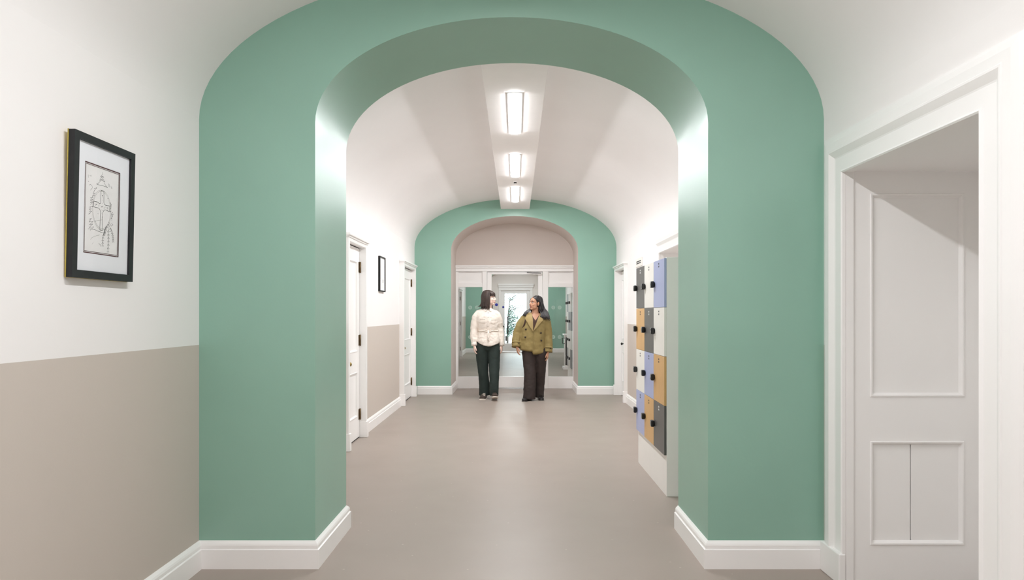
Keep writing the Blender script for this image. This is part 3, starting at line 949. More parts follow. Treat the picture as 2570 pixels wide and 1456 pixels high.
# ------------------------------------------------------------------ people
M['skin_fair'] = mat('fair_skin', (240, 208, 194), 0.5, vary=0.03, scale=12)
M['skin_brown'] = mat('brown_skin', (196, 146, 118), 0.48, vary=0.03, scale=12)
M['hair_brown'] = mat('dark_brown_hair', (62, 48, 43), 0.38, vary=0.25, scale=25)
M['hair_black'] = mat('black_hair', (36, 31, 33), 0.36, vary=0.25, scale=25)
M['shirt'] = mat('cream_cotton', (236, 226, 216), 0.8, vary=0.03, scale=10, bump=0.15, bscale=40)
M['seam'] = mat('taupe_seam_thread', (150, 136, 124), 0.9)  # darker tone for the pocket seams and shirt buttons
M['trouser_green'] = mat('dark_green_cloth', (31, 43, 39), 0.8, vary=0.12, scale=14, bump=0.2, bscale=30)
M['trouser_brown'] = mat('dark_brown_cloth', (47, 36, 33), 0.75, vary=0.15, scale=14, bump=0.2, bscale=30)
M['jacket'] = mat('olive_khaki_cloth', (140, 122, 74), 0.75, vary=0.06, scale=9, bump=0.15, bscale=40)
M['jacket_lapel'] = mat('khaki_facing_cloth', (158, 137, 90), 0.75, vary=0.05, scale=9)
M['top_brown'] = mat('dark_brown_knit', (70, 46, 36), 0.8, vary=0.08)
M['button'] = mat('dark_horn_button', (46, 32, 24), 0.35)
M['shoe_brown'] = mat('dark_brown_suede', (66, 54, 46), 0.7, vary=0.1)
M['shoe_black'] = mat('black_leather', (30, 26, 26), 0.35)
M['sole'] = mat('pale_rubber_sole', (225, 216, 205), 0.7)
M['eye_white'] = mat('eye_white', (238, 234, 230), 0.25)
M['iris'] = mat('dark_iris', (45, 30, 24), 0.2)
M['lip_pink'] = mat('pink_lips', (206, 140, 130), 0.4)
M['lip_brown'] = mat('rose_brown_lips', (160, 92, 82), 0.4)
M['brow'] = mat('dark_brow', (58, 44, 38), 0.8)
M['strap'] = mat('dark_brown_strap', (66, 46, 32), 0.6)

def fuse(mb, voxel, it=4, fac=0.5):
    me = mb.mesh('tmp', [])
    o = bpy.data.objects.new('tmp', me)
    COL.objects.link(o)
    r = o.modifiers.new('r', 'REMESH')
    r.mode = 'VOXEL'
    r.voxel_size = voxel
    s = o.modifiers.new('s', 'SMOOTH')
    s.factor = fac
    s.iterations = it
    dg = bpy.context.evaluated_depsgraph_get()
    dg.update()
    out = bpy.data.meshes.new_from_object(o.evaluated_get(dg))
    bpy.data.objects.remove(o)
    return out

def wrinkle(me, amp, freq, zs=1.0, seed=0.0):
    nn = [v.normal.copy() for v in me.vertices]
    for v, n in zip(me.vertices, nn):
        p = v.co
        q = noise.noise(Vector((p.x * freq + seed, p.y * freq, p.z * freq * zs))) + 0.5 * noise.noise(Vector((p.x * freq * 2.3, p.y * freq * 2.3 + seed, p.z * freq * zs * 2.3)))
        v.co = p + n * (amp * q)

def put(name, me, material, parent):
    me.materials.clear()
    me.materials.append(material)
    me.name = name
    for p in me.polygons:
        p.use_smooth = True
    o = bpy.data.objects.new(name, me)
    COL.objects.link(o)
    o.parent = parent
    return o

def head_parts(mb, T):
    h = MB()
    h.ball((0, 0.015, 0.035), (0.072, 0.093, 0.078), 24, 16)
    h.ball((0, -0.030, -0.035), (0.057, 0.060, 0.074), 24, 16)
    h.ball((0, -0.066, -0.091), (0.026, 0.023, 0.021))
    h.ball((0, -0.072, 0.030), (0.048, 0.016, 0.013))
    h.tube([(0, -0.083, 0.016), (0, -0.093, -0.006), (0, -0.1035, -0.024), (0, -0.094, -0.034)], [0.008, 0.0095, 0.0105, 0.009], 10)
    for s in (-1, 1):
        h.ball((s * 0.0095, -0.091, -0.029), (0.008, 0.010, 0.007))
        h.ball((s * 0.032, -0.060, -0.028), (0.024, 0.023, 0.027))
        h.ball((s * 0.036, -0.028, -0.064), (0.020, 0.036, 0.030))
        h.ball((s * 0.073, 0.014, -0.004), (0.010, 0.019, 0.031), rot=Matrix.Rotation(s * 0.25, 3, 'Z'))
        h.ball((s * 0.073, 0.008, -0.03), (0.008, 0.011, 0.012))
    h.ball((0, -0.087, -0.057), (0.022, 0.009, 0.006))
    h.ball((0, -0.085, -0.068), (0.019, 0.010, 0.007))
    h.moved(T)
    mb.v_off = len(mb.v)
    mb.add(h.v, h.f)

def hand(mb, wrist, d, n, s, k=1.0):
    """d: pointing direction, n: palm side, s: thumb side"""
    W, d, n, s = Vector(wrist), Vector(d).normalized(), Vector(n).normalized(), Vector(s).normalized()
    def P(a, b, c): return W + (d * a + s * b + n * c) * k
    rs = []
    for a, hw, ht in ((-0.03, 0.024, 0.019), (0.0, 0.025, 0.018), (0.03, 0.036, 0.017), (0.06, 0.040, 0.015), (0.085, 0.036, 0.012)):
        rs.append([P(a, hw * math.cos(t * math.pi / 6), ht * math.sin(t * math.pi / 6)) for t in range(12)])
    mb.rings(rs)
    for off, L in ((0.030, 0.070), (0.0105, 0.079), (-0.0095, 0.073), (-0.029, 0.056)):
        pts, ang = [P(0.07, off * 0.9, 0)], 0.22
        p = Vector((0.082, off, 0.0))
        pts.append(P(*p))
        for seg in (0.42, 0.32, 0.26):
            p = p + Vector((math.cos(ang), off * 0.10, math.sin(ang))) * (L * seg)
            pts.append(P(*p))
            ang += 0.38
        mb.tube(pts, [v * k for v in (0.0085, 0.0085, 0.0078, 0.007, 0.0052)], 8)
    mb.tube([P(0.015, 0.024, 0.004), P(0.045, 0.047, 0.010), P(0.073, 0.055, 0.016), P(0.095, 0.052, 0.022)], [v * k for v in (0.013, 0.011, 0.009, 0.006)], 8)

def strand(mb, pts, r, n=6, flat=0.55, up=None):
    P3 = [Vector(p) for p in pts]
    Q = []
    for i in range(len(P3) - 1):
        a, b = P3[max(i - 1, 0)], P3[i]
        c, d = P3[i + 1], P3[min(i + 2, len(P3) - 1)]
        for t in (0, 0.34, 0.67):
            Q.append(0.5 * ((2 * b) + (c - a) * t + (2 * a - 5 * b + 4 * c - d) * t * t + (3 * b - a - 3 * c + d) * t ** 3))
    Q.append(P3[-1])
    L = len(Q) - 1
    mb.tube(Q, [r * (0.55 + 0.45 * min(1, 6 * i / L)) * (1 if i < L * 0.6 else max(0.12, 1 - (i - L * 0.6) / (L * 0.4) * 0.85)) for i in range(L + 1)], n, flat=flat, up=up)

def front_of(secs):
    ss = sorted(secs)
    def f(x, z):
        z = min(max(z, ss[0][0]), ss[-1][0])
        for a, b in zip(ss, ss[1:]):
            if a[0] <= z <= b[0]:
                t = (z - a[0]) / max(1e-6, b[0] - a[0])
                cx, cy, rx, ry = [a[i] + (b[i] - a[i]) * t for i in (1, 2, 3, 4)]
                q = min(0.97, abs((x - cx) / rx))
                return cy - ry * math.sqrt(1 - q * q)
    return f

def patch(poly, front, off, thick, cut=0.02):
    """a cloth panel with thickness laid over the front of a body"""
    bm = bmesh.new()
    vs = [bm.verts.new((x, 0, z)) for x, z in poly]
    bm.faces.new(vs)
    bmesh.ops.triangulate(bm, faces=bm.faces)
    for _ in range(3):
        es = [e for e in bm.edges if e.calc_length() > cut]
        if not es: break
        bmesh.ops.subdivide_edges(bm, edges=es, cuts=1)
        bmesh.ops.triangulate(bm, faces=bm.faces)
    for v in bm.verts:
        v.co.y = front(v.co.x, v.co.z) - off
    g = bmesh.ops.extrude_face_region(bm, geom=list(bm.faces))
    for v in g['geom']:
        if isinstance(v, bmesh.types.BMVert):
            v.co.y -= thick
    bmesh.ops.recalc_face_normals(bm, faces=bm.faces)
    m = MB()
    bm.verts.index_update()
    m.add([v.co.copy() for v in bm.verts], [[v.index for v in f.verts] for f in bm.faces], 0, False)
    bm.free()
    return m

def shoe(mb_u, mb_s, heel, yaw, L=0.25, W=0.088, pitch=0.0, point=0.5, high=0.085):
    """upper and sole; heel is the heel's floor point, yaw 0 points at -Y"""
    T = Matrix.Translation(Vector(heel)) @ Matrix.Rotation(yaw, 4, 'Z') @ Matrix.Rotation(-pitch, 4, 'X')
    secs = [(0.0, 0.28, 0.055), (0.02, 0.36, 0.085 / 0.085 * high), (0.06, 0.38, high), (0.10, 0.40, high * 0.86), (0.14, 0.45, high * 0.66), (0.19, 0.49, high * 0.5), (0.225, 0.45, high * 0.42), (0.245, 0.45 * point + 0.1, high * 0.33), (0.25, 0.2 * point + 0.05, high * 0.25)]
    for mb, z0, grow in ((mb_u, 0.018, 0.0), (mb_s, 0.0, 0.004)):
        rs = []
        for y, w, h in secs:
            y = -y * L / 0.25
            hw = w * W + grow
            hh = h if mb is mb_u else 0.016
            ring = []
            for i in range(14):
                a = 2 * math.pi * i / 14
                c, s_ = math.cos(a), math.sin(a)
                zz = hh * max(0, s_) ** 0.8 if s_ > 0 else -0.002
                ring.append(T @ Vector((hw * math.copysign(abs(c) ** 0.7, c), y, z0 + zz)))
            rs.append(ring)
        mb.rings(rs)

def face_bits(root, T, lip, skin_parent, browm):
    for s in (-1, 1):
        e = MB().ball((s * 0.030, -0.0775, 0.008), (0.0125, 0.0105, 0.0095), 12, 8)
        e.ball((s * 0.030, -0.0865, 0.008), (0.0055, 0.0028, 0.0058), 10, 6, mi=1)
        e.moved(T)
        e.build('eye', [M['eye_white'], M['iris']], root, off=Vector((0, 0, 0)))
        b = MB().tube([(s * 0.013, -0.0885, 0.029), (s * 0.03, -0.0885, 0.0335), (s * 0.047, -0.076, 0.028)], [0.0035, 0.0042, 0.002], 6)
        b.moved(T)
        b.build('eyebrow', browm, root, off=Vector((0, 0, 0)))
        l = MB().tube([(s * 0.017, -0.0885, 0.0125), (s * 0.03, -0.0895, 0.0165), (s * 0.043, -0.080, 0.0125)], [0.0016, 0.0022, 0.0016], 5)
        l.moved(T)
        l.build('eyelashes', M['iris'], root, off=Vector((0, 0, 0)))
    l = MB().ball((0, -0.0905, -0.0572), (0.0225, 0.0085, 0.0050), 14, 8).ball((0, -0.0885, -0.0672), (0.0195, 0.0095, 0.0064), 14, 8)
    l.moved(T)
    l.build('lips', lip, root, off=Vector((0, 0, 0)))

def woman_in_shirt():
    root = empty('person', (-0.4225, 10.62, 0), 'woman with straight brown hair, cream tie-waist shirt and dark green trousers, walking', 'person')
    HT = Matrix.Translation((0.020, -0.01, 1.556)) @ Matrix.Rotation(math.radians(72), 4, 'Z') @ Matrix.Scale(0.97, 4)
    body = MB()
    head_parts(body, HT)
    body.tube([(0.018, 0.0, 1.50), (0.005, 0.012, 1.43), (-0.01, 0.015, 1.36)], [0.05, 0.049, 0.062], 16)
    body.loft([(1.40, -0.015, 0.015, 0.05, 0.05), (1.36, -0.02, 0.015, 0.14, 0.065), (1.28, -0.02, 0.01, 0.15, 0.08), (1.06, -0.005, 0.01, 0.12, 0.08), (0.9, -0.005, 0.01, 0.13, 0.08), (0.80, -0.005, 0.01, 0.12, 0.06)])
    armL = [(-0.165, 0.01, 1.31), (-0.205, 0.015, 1.21), (-0.222, 0.02, 1.08), (-0.225, 0.0, 0.95), (-0.215, -0.025, 0.825)]
    armR = [(0.125, 0.01, 1.31), (0.165, 0.03, 1.21), (0.182, 0.05, 1.08), (0.196, 0.035, 0.95), (0.204, 0.015, 0.82)]
    for A in (armL, armR):
        body.tube(A, [0.040, 0.036, 0.032, 0.028, 0.023], 10)
    hand(body, armL[-1], (0.06, -0.16, -1), (0.9, 0.3, 0), (0.3, -0.95, 0), 0.92)
    hand(body, armR[-1], (0.02, -0.10, -1), (-0.9, 0.3, 0), (-0.3, -0.95, 0), 0.92)
    body.tube([(-0.09, 0.01, 0.80), (-0.075, 0.02, 0.42), (-0.06, 0.045, 0.07)], [0.07, 0.05, 0.036], 12)
    body.tube([(0.085, 0.01, 0.80), (0.09, -0.09, 0.43), (0.098, -0.17, 0.08)], [0.07, 0.05, 0.036], 12)
    put('body', fuse(body, 0.0036, 7), M['skin_fair'], root)
    face_bits(root, HT, M['lip_pink'], None, M['brow'])
    # shirt
    SEC = [(1.405, -0.006, 0.012, 0.056, 0.056), (1.385, -0.016, 0.012, 0.105, 0.072), (1.362, -0.020, 0.01, 0.140, 0.085), (1.33, -0.020, 0.006, 0.168, 0.095), (1.28, -0.020, 0.0, 0.174, 0.108), (1.20, -0.014, -0.005, 0.168, 0.118), (1.12, -0.004, -0.002, 0.160, 0.115),
           (1.07, 0.0, 0.0, 0.152, 0.106), (1.048, 0.0, 0.0, 0.150, 0.103), (1.02, 0.002, 0.0, 0.160, 0.112), (0.95, 0.004, 0.0, 0.174, 0.127), (0.88, 0.006, 0.0, 0.182, 0.137), (0.822, 0.006, 0.0, 0.180, 0.138), (0.815, 0.006, 0.0, 0.15, 0.11)]
    sh = MB()
    sh.loft(SEC, 36)
    sh.tube([(-0.09, 0.012, 1.335), (-0.150, 0.012, 1.318), (-0.186, 0.013, 1.27)] + armL[1:], [0.048, 0.058, 0.063, 0.063, 0.059, 0.055, 0.043], 18)
    sh.tube([(0.05, 0.012, 1.335), (0.110, 0.012, 1.318), (0.146, 0.016, 1.27)] + armR[1:], [0.048, 0.058, 0.062, 0.059, 0.052, 0.050, 0.042], 18)
    me = fuse(sh, 0.008, 5)
    for v in me.vertices:
        if v.co.z < 0.97 and abs(v.co.x) < 0.187 and abs(v.co.y) < 0.16:
            w = (0.97 - v.co.z) / 0.155
            v.co.z += w * (0.062 * min(1, (abs(v.co.x - 0.012) / 0.18)) ** 2)
    me.update()
    wrinkle(me, 0.006, 11, 1.6, 3.1)
    wrinkle(me, 0.0028, 30, 0.8, 1.7)
    put('shirt', me, M['shirt'], root)
    fr = front_of(SEC)
    for poly in ([(-0.006, 1.408), (-0.065, 1.392), (-0.05, 1.345), (-0.008, 1.372)], [(0.004, 1.372), (0.05, 1.35), (0.056, 1.392), (0.0, 1.408)]):
        patch(poly, fr, 0.006, 0.005).build('collar', M['shirt'], root, off=Vector((0, 0, 0)))
    patch([(-0.018, 1.375), (0.012, 1.375), (0.016, 1.06), (-0.012, 1.06)], fr, 0.004, 0.004).build('placket', M['shirt'], root, off=Vector((0, 0, 0)))
    for x0, x1, z in ((-0.125, -0.04, 1.222), (0.045, 0.12, 1.215)):
        patch([(x0, z), (x1, z), (x1, z - 0.04), ((x0 + x1) / 2, z - 0.052), (x0, z - 0.04)], fr, 0.006, 0.005).build('pocket_flap', M['shirt'], root, off=Vector((0, 0, 0)))
        patch([(x0, z + 0.003), (x1, z + 0.003), (x1, z - 0.0015), (x0, z - 0.0015)], fr, 0.008, 0.004).build('seam', M['seam'], root, off=Vector((0, 0, 0)))
    for z in (1.33, 1.26, 1.19, 1.12):
        MB().disc((0.0, fr(0, z) - 0.007, z), (0, -1, 0), 0.0055, 0.004, 10).build('button', M['seam'], root, off=Vector((0, 0, 0)))
    t = MB()
    ring = [(0.0 + 0.155 * math.cos(a * math.pi / 18), 0.109 * math.sin(a * math.pi / 18), 1.052 + 0.006 * math.sin(a * 1.3)) for a in range(37)]
    t.tube(ring, 0.009, 8, caps=False)
    t.ball((0.004, -0.117, 1.05), (0.016, 0.012, 0.014), 10, 8)
    for s in (-1, 1):
        t.tube([(0.004, -0.118, 1.05), (0.004 + s * 0.03, -0.125, 1.068), (0.004 + s * 0.055, -0.12, 1.05), (0.004 + s * 0.03, -0.125, 1.04), (0.004, -0.118, 1.048)], 0.006, 6, caps=False)
    t.tube([(0.002, -0.122, 1.045), (-0.004, -0.136, 1.0), (0.004, -0.146, 0.93), (0.02, -0.15, 0.885)], 0.0075, 6)
    t.tube([(0.008, -0.122, 1.045), (0.018, -0.136, 1.0), (0.012, -0.146, 0.95), (-0.005, -0.15, 0.91)], 0.0075, 6)
    t.build('waist_tie', M['shirt'], root, off=Vector((0, 0, 0)))
    for A, r in ((armL, 0.046), (armR, 0.044)):
        p, q = Vector(A[-1]), Vector(A[-2])
        d = (q - p).normalized()
        MB().tube([p - d * 0.004, p + d * 0.045], r, 14).build('cuff', M['shirt'], root, off=Vector((0, 0, 0)))
    # trousers
    tr = MB()
    tr.loft([(1.0, -0.002, 0.005, 0.135, 0.09), (0.90, 0.0, 0.005, 0.168, 0.115), (0.82, -0.004, 0.005, 0.180, 0.112), (0.76, -0.006, 0.005, 0.160, 0.098), (0.72, -0.006, 0.005, 0.10, 0.055)], 32)
    tr.tube([(-0.085, 0.005, 0.90), (-0.096, 0.005, 0.76), (-0.095, 0.008, 0.60), (-0.078, 0.015, 0.40), (-0.063, 0.03, 0.22), (-0.054, 0.04, 0.048)], [0.085, 0.100, 0.093, 0.080, 0.083, 0.090], 20)
    tr.tube([(0.082, 0.005, 0.90), (0.088, 0.0, 0.76), (0.092, -0.03, 0.60), (0.094, -0.09, 0.40), (0.094, -0.13, 0.25), (0.095, -0.155, 0.062)], [0.085, 0.099, 0.090, 0.077, 0.071, 0.067], 20)
    me = fuse(tr, 0.008, 4)
    wrinkle(me, 0.005, 9, 0.7, 6.2)
    wrinkle(me, 0.002, 26, 1.2, 2.2)
    put('trousers', me, M['trouser_green'], root)
    u, s = MB(), MB()
    shoe(u, s, (-0.058, 0.09, 0), -0.12, 0.245, 0.098, 0, 0.8, 0.095)
    sh1 = u.build('shoe', M['shoe_brown'], root, off=Vector((0, 0, 0)))
    s.build('sole', M['sole'], sh1, off=Vector((0, 0, 0)))
    lc = MB()
    for k in range(4):
        y = -0.035 - 0.022 * k
        z = 0.098 - 0.012 * k
        lc.tube([(-0.085 - 0.003 * k, y, z - 0.012), (-0.066, y - 0.006, z + 0.004), (-0.042, y - 0.010, z - 0.010)], 0.0042, 6)
    lc.build('laces', M['sole'], sh1, off=Vector((0, 0, 0)))
    u, s = MB(), MB()
    shoe(u, s, (0.098, -0.11, 0.004), 0.06, 0.245, 0.098, 0.24, 0.8, 0.095)
    sh2 = u.build('shoe', M['shoe_brown'], root, off=Vector((0, 0, 0)))
    s.build('sole', M['sole'], sh2, off=Vector((0, 0, 0)))
    # hair: straight with a fringe, ends flicking on the shoulders
    h = MB()
    h.ball((0, 0.030, 0.045), (0.083, 0.101, 0.083), 28, 18)
    rr = random.Random(11)
    def top(a, k):
        return Vector((0.084 * math.sin(a) * k, 0.030 - 0.102 * math.cos(a) * k, 0.045 + 0.083 * math.sqrt(max(0, 1 - k * k)) + 0.002))
    for i in range(74):
        a = math.radians(58 + (360 - 116) * i / 73 + rr.uniform(-2, 2))
        sx, cy = math.sin(a), -math.cos(a)
        j = rr.uniform(-0.012, 0.012)
        e = -0.182 + rr.uniform(-0.020, 0.012)
        fl = rr.uniform(0.0, 0.03)
        back = max(0, cy)
        pts = [top(a, 0.25), top(a, 0.75), Vector((0.086 * sx, 0.03 + 0.104 * cy, 0.03)), Vector((0.086 * sx, 0.03 + 0.103 * cy, -0.05)),
               Vector((0.080 * sx + j, 0.026 + (0.094 + 0.008 * back) * cy, -0.12)), Vector(((0.077 + 0.4 * fl) * sx + j * 1.6, 0.026 + (0.092 + 0.02 * back + 0.4 * fl) * cy, e))]
        strand(h, pts, rr.uniform(0.011, 0.015))
    for i in range(9):
        a = math.radians(205 + 9 * i)
        sx, cy = math.sin(a), -math.cos(a)
        pts = [Vector((0.086 * sx, 0.03 + 0.104 * cy, -0.02)), Vector((0.09 * sx, 0.03 + 0.115 * cy, -0.09)), Vector((0.105 * sx, 0.03 + 0.145 * cy, -0.128)), Vector((0.12 * sx, 0.03 + 0.18 * cy, -0.136))]
        strand(h, pts, 0.009)
    for i in range(26):
        a = math.radians(-52 + 104 * i / 25)
        z = 0.028 + rr.uniform(-0.005, 0.012) - 0.012 * abs(math.sin(a))
        pts = [top(a * 0.6, 0.2), top(a * 0.9, 0.62), Vector((0.078 * math.sin(a), 0.018 - 0.104 * math.cos(a), 0.075)), Vector((0.075 * math.sin(a) * 1.02, 0.018 - 0.110 * math.cos(a), z))]
        strand(h, pts, 0.0095)
    h.moved(HT)
    h.build('hair', M['hair_brown'], root, off=Vector((0, 0, 0)))
    return root
woman_in_shirt()

def woman_in_jacket():
    root = empty('person', (0.2552, 10.45, 0), 'woman with long wavy black hair, olive double-breasted jacket and wide brown trousers, walking', 'person')
    HT = Matrix.Translation((0.040, -0.015, 1.474)) @ Matrix.Rotation(math.radians(-50), 4, 'Z') @ Matrix.Rotation(math.radians(-4), 4, 'X') @ Matrix.Scale(0.955, 4)
    body = MB()
    head_parts(body, HT)
    body.tube([(0.045, 0.0, 1.42), (0.045, 0.008, 1.36), (0.040, 0.015, 1.28)], [0.051, 0.051, 0.066], 16)
    body.loft([(1.335, 0.04, 0.02, 0.055, 0.055), (1.30, 0.03, 0.015, 0.105, 0.07), (1.22, 0.03, -0.005, 0.135, 0.092), (1.02, 0.01, 0.0, 0.13, 0.09), (0.86, 0.005, 0.0, 0.14, 0.085), (0.76, 0.02, 0.0, 0.13, 0.06)], 28)
    armL = [(-0.115, 0.01, 1.225), (-0.175, 0.02, 1.13), (-0.215, 0.02, 1.02), (-0.24, -0.01, 0.91), (-0.245, -0.045, 0.815)]
    armR = [(0.18, 0.01, 1.225), (0.225, 0.03, 1.12), (0.238, 0.04, 0.98), (0.242, 0.02, 0.85), (0.238, -0.01, 0.735)]
    for A in (armL, armR):
        body.tube(A, [0.046, 0.040, 0.034, 0.028, 0.023], 10)
    hand(body, (-0.235, -0.05, 0.815), (0.15, -0.12, -1), (0.9, 0.3, 0), (0.3, -0.95, 0), 0.92)
    hand(body, (0.235, -0.012, 0.727), (-0.05, -0.10, -1), (-0.9, 0.35, 0), (-0.35, -0.93, 0), 0.90)
    body.tube([(-0.06, 0.0, 0.74), (-0.045, -0.05, 0.40), (-0.05, -0.07, 0.07)], [0.07, 0.05, 0.036], 12)
    body.tube([(0.12, 0.01, 0.74), (0.125, 0.04, 0.40), (0.115, 0.10, 0.07)], [0.07, 0.05, 0.036], 12)
    put('body', fuse(body, 0.0036, 7), M['skin_brown'], root)
    face_bits(root, HT, M['lip_brown'], None, M['hair_black'])
    # jacket
    SEC = [(1.335, 0.038, 0.02, 0.062, 0.062), (1.318, 0.034, 0.018, 0.105, 0.078), (1.29, 0.03, 0.012, 0.150, 0.094), (1.25, 0.03, 0.003, 0.172, 0.112), (1.20, 0.03, -0.006, 0.180, 0.124), (1.10, 0.02, -0.008, 0.182, 0.136), (0.98, 0.01, -0.005, 0.188, 0.144), (0.86, 0.004, 0.0, 0.195, 0.150), (0.755, 0.0, 0.0, 0.198, 0.152), (0.742, 0.0, 0.0, 0.17, 0.12)]
    j = MB()
    j.loft(SEC, 40)
    j.tube([(-0.06, 0.012, 1.262), (-0.105, 0.012, 1.248), (-0.140, 0.014, 1.205)] + armL[1:], [0.052, 0.066, 0.074, 0.078, 0.077, 0.074, 0.070], 20)
    j.tube([(0.12, 0.012, 1.262), (0.165, 0.012, 1.248), (0.203, 0.016, 1.205)] + armR[1:], [0.052, 0.066, 0.073, 0.074, 0.070, 0.068, 0.068], 20)
    me = fuse(j, 0.008, 5)
    # shaped hem: the overlapping side hangs lower
    for v in me.vertices:
        if v.co.z < 0.90 and abs(v.co.y) < 0.2 and -0.2 < v.co.x < 0.195:
            w = (0.90 - v.co.z) / 0.155
            if v.co.x > 0.0:
                v.co.z -= w * 0.045 * min(1, v.co.x / 0.012) * (1 - 0.4 * v.co.x / 0.19) * min(1, max(0, (0.2 - v.co.x) / 0.03))
            else:
                v.co.z += w * 0.02 * min(1, -v.co.x / 0.19)
    wrinkle(me, 0.007, 9, 1.3, 8.8)
    wrinkle(me, 0.002, 24, 0.8, 4.0)
    bm = bmesh.new()
    bm.from_mesh(me)
    kill = [f for f in bm.faces if f.calc_center_median().y < 0.0 and f.calc_center_median().z > 1.085 and
            (-0.016 - 0.02 * (f.calc_center_median().z - 1.065) / 0.24) < f.calc_center_median().x < 0.004 + 0.115 * (f.calc_center_median().z - 1.065) / 0.25]
    bmesh.ops.delete(bm, geom=kill, context='FACES')
    bm.to_mesh(me)
    bm.free()
    put('jacket', me, M['jacket'], root)
    fr = front_of(SEC)
    C = lambda x, y: ((1270 + x / 5.02 - 1336) / 164.6, 1.3 + (790 - (720 + y / 5.02)) / 164.6)
    Z0 = Vector((0, 0, 0))
    patch([C(*p) for p in ((322, 345), (340, 385), (368, 424), (338, 556))], fr, 0.003, 0.004).build('inner_top', M['top_brown'], root, off=Z0)
    patch([C(*p) for p in ((425, 335), (404, 372), (368, 424), (338, 556), (400, 470), (440, 380))], fr, 0.003, 0.004).build('inner_top', M['top_brown'], root, off=Z0)
    patch([C(*p) for p in ((338, 562), (300, 505), (262, 440), (236, 400), (262, 352), (300, 338), (326, 348), (336, 420), (338, 500))], fr, 0.012, 0.009).build('lapel', M['jacket_lapel'], root, off=Z0)
    patch([C(*p) for p in ((336, 560), (372, 470), (405, 385), (418, 362), (450, 380), (466, 418), (418, 470), (375, 520))], fr, 0.013, 0.010).build('lapel', M['jacket_lapel'], root, off=Z0)
    patch([C(*p) for p in ((418, 360), (428, 332), (482, 352), (486, 384), (452, 382))], fr, 0.020, 0.008).build('collar', M['jacket_lapel'], root, off=Z0)
    patch([C(*p) for p in ((258, 352), (250, 340), (292, 322), (318, 332), (326, 348), (300, 338))], fr, 0.020, 0.008).build('collar', M['jacket_lapel'], root, off=Z0)
    # front edge of the overlap
    patch([(0.0, 1.055), (0.007, 1.055), (0.010, 0.71), (0.002, 0.71)], fr, 0.004, 0.008).build('front_edge', M['jacket'], root, off=Z0)
    for x, z in ((-0.10, 1.078), (-0.108, 0.962), (0.126, 1.026), (0.133, 0.911)):
        MB().disc((x, fr(x, z) - 0.004, z), (0.25 * x / 0.13, -1, 0), 0.0135, 0.008, 14).build('button', M['button'], root, off=Z0)
    for A, sg in ((armL, -1), (armR, 1)):
        p, q = Vector(A[-1]), Vector(A[-2])
        d = (q - p).normalized()
        c = MB().tube([p + d * 0.045, p + d * 0.075], 0.0735, 18)
        c.build('cuff_strap', M['jacket'], root, off=Z0)
        MB().disc(p + d * 0.06 + Vector((0.035, -0.063, 0)), (0.3, -1, 0), 0.009, 0.012, 10).build('button', M['button'], root, off=Z0)
        MB().tube([p - d * 0.006, p + d * 0.006], 0.070, 18).build('cuff_hem', M['jacket'], root, off=Z0)
    # trousers
    tr = MB()
    tr.loft([(0.95, 0.01, 0.0, 0.14, 0.10), (0.84, 0.015, 0.0, 0.172, 0.115), (0.74, 0.028, 0.0, 0.182, 0.11), (0.68, 0.034, 0.0, 0.14, 0.07), (0.65, 0.034, 0.0, 0.08, 0.03)], 32)
    tr.tube([(-0.045, 0.0, 0.84), (-0.055, 0.0, 0.72), (-0.046, -0.02, 0.55), (-0.034, -0.05, 0.38), (-0.040, -0.07, 0.22), (-0.050, -0.08, 0.022)], [0.085, 0.104, 0.097, 0.090, 0.092, 0.100], 20)
    tr.tube([(0.105, 0.0, 0.84), (0.122, 0.0, 0.72), (0.124, 0.03, 0.55), (0.121, 0.06, 0.38), (0.117, 0.09, 0.22), (0.112, 0.10, 0.03)], [0.085, 0.102, 0.093, 0.080, 0.072, 0.069], 20)
    me = fuse(tr, 0.008, 3)
    wrinkle(me, 0.005, 9, 0.7, 1.2)
    wrinkle(me, 0.0025, 22, 1.4, 5.2)
    put('trousers', me, M['trouser_brown'], root)
    u, s = MB(), MB()
    shoe(u, s, (-0.035, 0.03, 0), -0.42, 0.25, 0.088, 0, 0.35, 0.07)
    a = u.build('shoe', M['shoe_black'], root, off=Z0)
    s.build('sole', M['shoe_black'], a, off=Z0)
    MB().box(-0.115, -0.10, -0.135, -0.128, 0.055, 0.07).build('buckle', M['chrome'], a, off=Z0)
    u, s = MB(), MB()
    shoe(u, s, (0.115, 0.16, 0), 0.1, 0.25, 0.088, 0, 0.35, 0.07)
    a = u.build('shoe', M['shoe_black'], root, off=Z0)
    s.build('sole', M['shoe_black'], a, off=Z0)
    # hair: long and wavy, tucked behind the ear
    h = MB()
    h.ball((0, 0.036, 0.043), (0.084, 0.101, 0.082), 28, 18)
    rr = random.Random(21)
    def top(a, k):
        return Vector((0.085 * math.sin(a) * k, 0.036 - 0.102 * math.cos(a) * k, 0.043 + 0.082 * math.sqrt(max(0, 1 - k * k)) + 0.002))
    for i in range(80):
        a = math.radians(96 + (360 - 165) * i / 79 + rr.uniform(-3, 3))
        sx, cy = math.sin(a), -math.cos(a)
        wv = rr.uniform(0, 6.28)
        e = -0.20 - rr.uniform(0.0, 0.05)
        w = lambda t: 0.012 * math.sin(wv + t)
        sw = 0.0
        pts = [top(a, 0.25), top(a, 0.8), Vector((0.088 * sx, 0.036 + 0.106 * cy, 0.02)), Vector((0.090 * sx + w(0), 0.04 + 0.108 * cy, -0.04)),
               Vector((0.092 * sx + w(1.6), 0.045 + 0.115 * cy + w(1), -0.10)), Vector((0.094 * sx + w(3.2), 0.055 + 0.120 * cy + w(3), -0.155)), Vector((0.088 * sx + w(4.8), 0.06 + (0.112 + sw) * cy + w(4), e))]
        strand(h, pts, rr.uniform(0.011, 0.015))
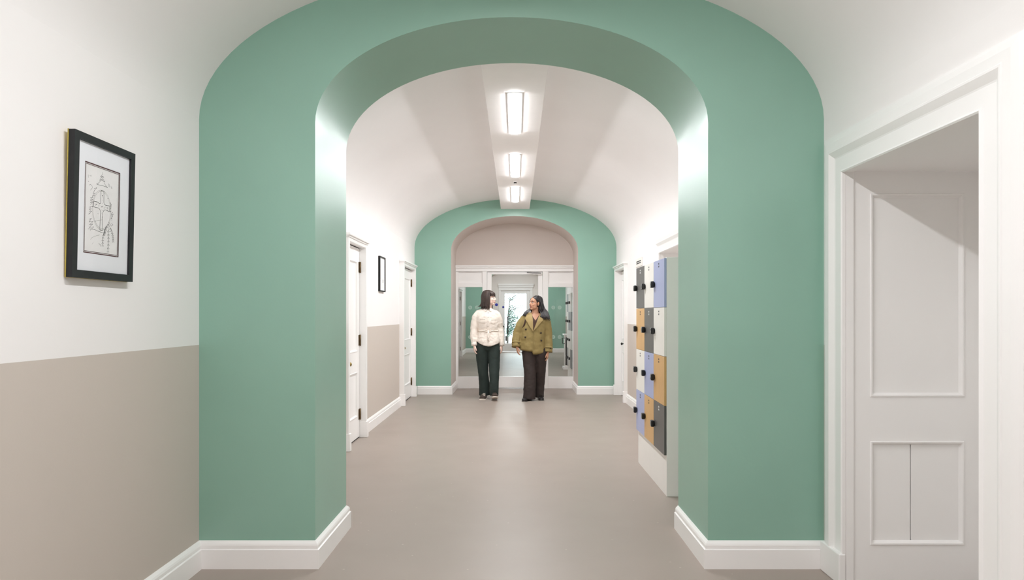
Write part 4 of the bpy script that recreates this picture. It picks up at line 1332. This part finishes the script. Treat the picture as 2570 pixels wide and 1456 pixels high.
    for i in range(16):
        # parted front, swept back over the temple
        for sd in (-1, 1):
            t = i / 15
            y0 = -0.055 + 0.06 * t
            pts = [Vector((0.015 + 0.004 * sd, y0, 0.122 - 0.035 * (1 - t))), Vector((sd * 0.05, y0 + 0.01, 0.098 - 0.03 * (1 - t))), Vector((sd * 0.080, y0 + 0.045, 0.045)), Vector((sd * 0.089, 0.050 + 0.03 * t, 0.005)), Vector((sd * 0.090, 0.060 + 0.03 * t, -0.05)), Vector((sd * 0.086, 0.072 + 0.03 * t, -0.12))]
            strand(h, pts, 0.009)
    h.moved(HT)
    # lengths on the shoulders, laid in the body's own axes
    for i in range(26):
        t = i / 25
        wv = rr.uniform(0, 6.28)
        w = lambda q: 0.011 * math.sin(wv + q)
        x0 = 0.095 + 0.075 * t
        pts = [(x0, 0.02 - 0.03 * (1 - t), 1.46), (x0 + 0.015 + w(0), -0.01, 1.40), (x0 + 0.025 + 0.02 * t + w(1.7), -0.045, 1.345), (x0 + 0.03 + 0.045 * t + w(3.4), -0.085, 1.305 - 0.01 * t), (x0 + 0.03 + 0.055 * t + w(5), -0.105, 1.27 - 0.02 * t), (x0 + 0.04 + 0.065 * t + w(6.6), -0.095, 1.245 - 0.01 * t - rr.uniform(0, 0.03))]
        strand(h, pts, 0.0095)
    for i in range(16):
        t = i / 15
        wv = rr.uniform(0, 6.28)
        w = lambda q: 0.010 * math.sin(wv + q)
        pts = [(-0.01 + 0.02 * t, 0.03, 1.43), (-0.03 + w(0), 0.0, 1.385), (-0.06 - 0.03 * t + w(1.7), -0.025, 1.355), (-0.085 - 0.04 * t + w(3), -0.045, 1.322), (-0.105 - 0.055 * t, -0.055, 1.292 - rr.uniform(0, 0.025))]
        strand(h, pts, 0.0085)
    h.build('hair', M['hair_black'], root, off=Z0)
    # bag strap worn over the shoulder
    xs = [-0.078, -0.085, -0.098, -0.115, -0.13]
    zs = [1.318, 1.29, 1.24, 1.18, 1.13]
    fpts = [Vector((x, fr(x, z) - 0.010, z)) for x, z in zip(xs, zs)]
    pts = [Vector((-0.10, 0.125, 1.20)), Vector((-0.09, 0.10, 1.29)), Vector((-0.078, 0.02, 1.335))] + fpts + [Vector((-0.16, -0.03, 1.07))]
    MB().tube(pts, 0.013, 8, flat=0.3, up=(1, 0, 0)).build('bag_strap', M['strap'], root, off=Z0)['label'] = 'dark brown bag strap'
    return root
woman_in_jacket()
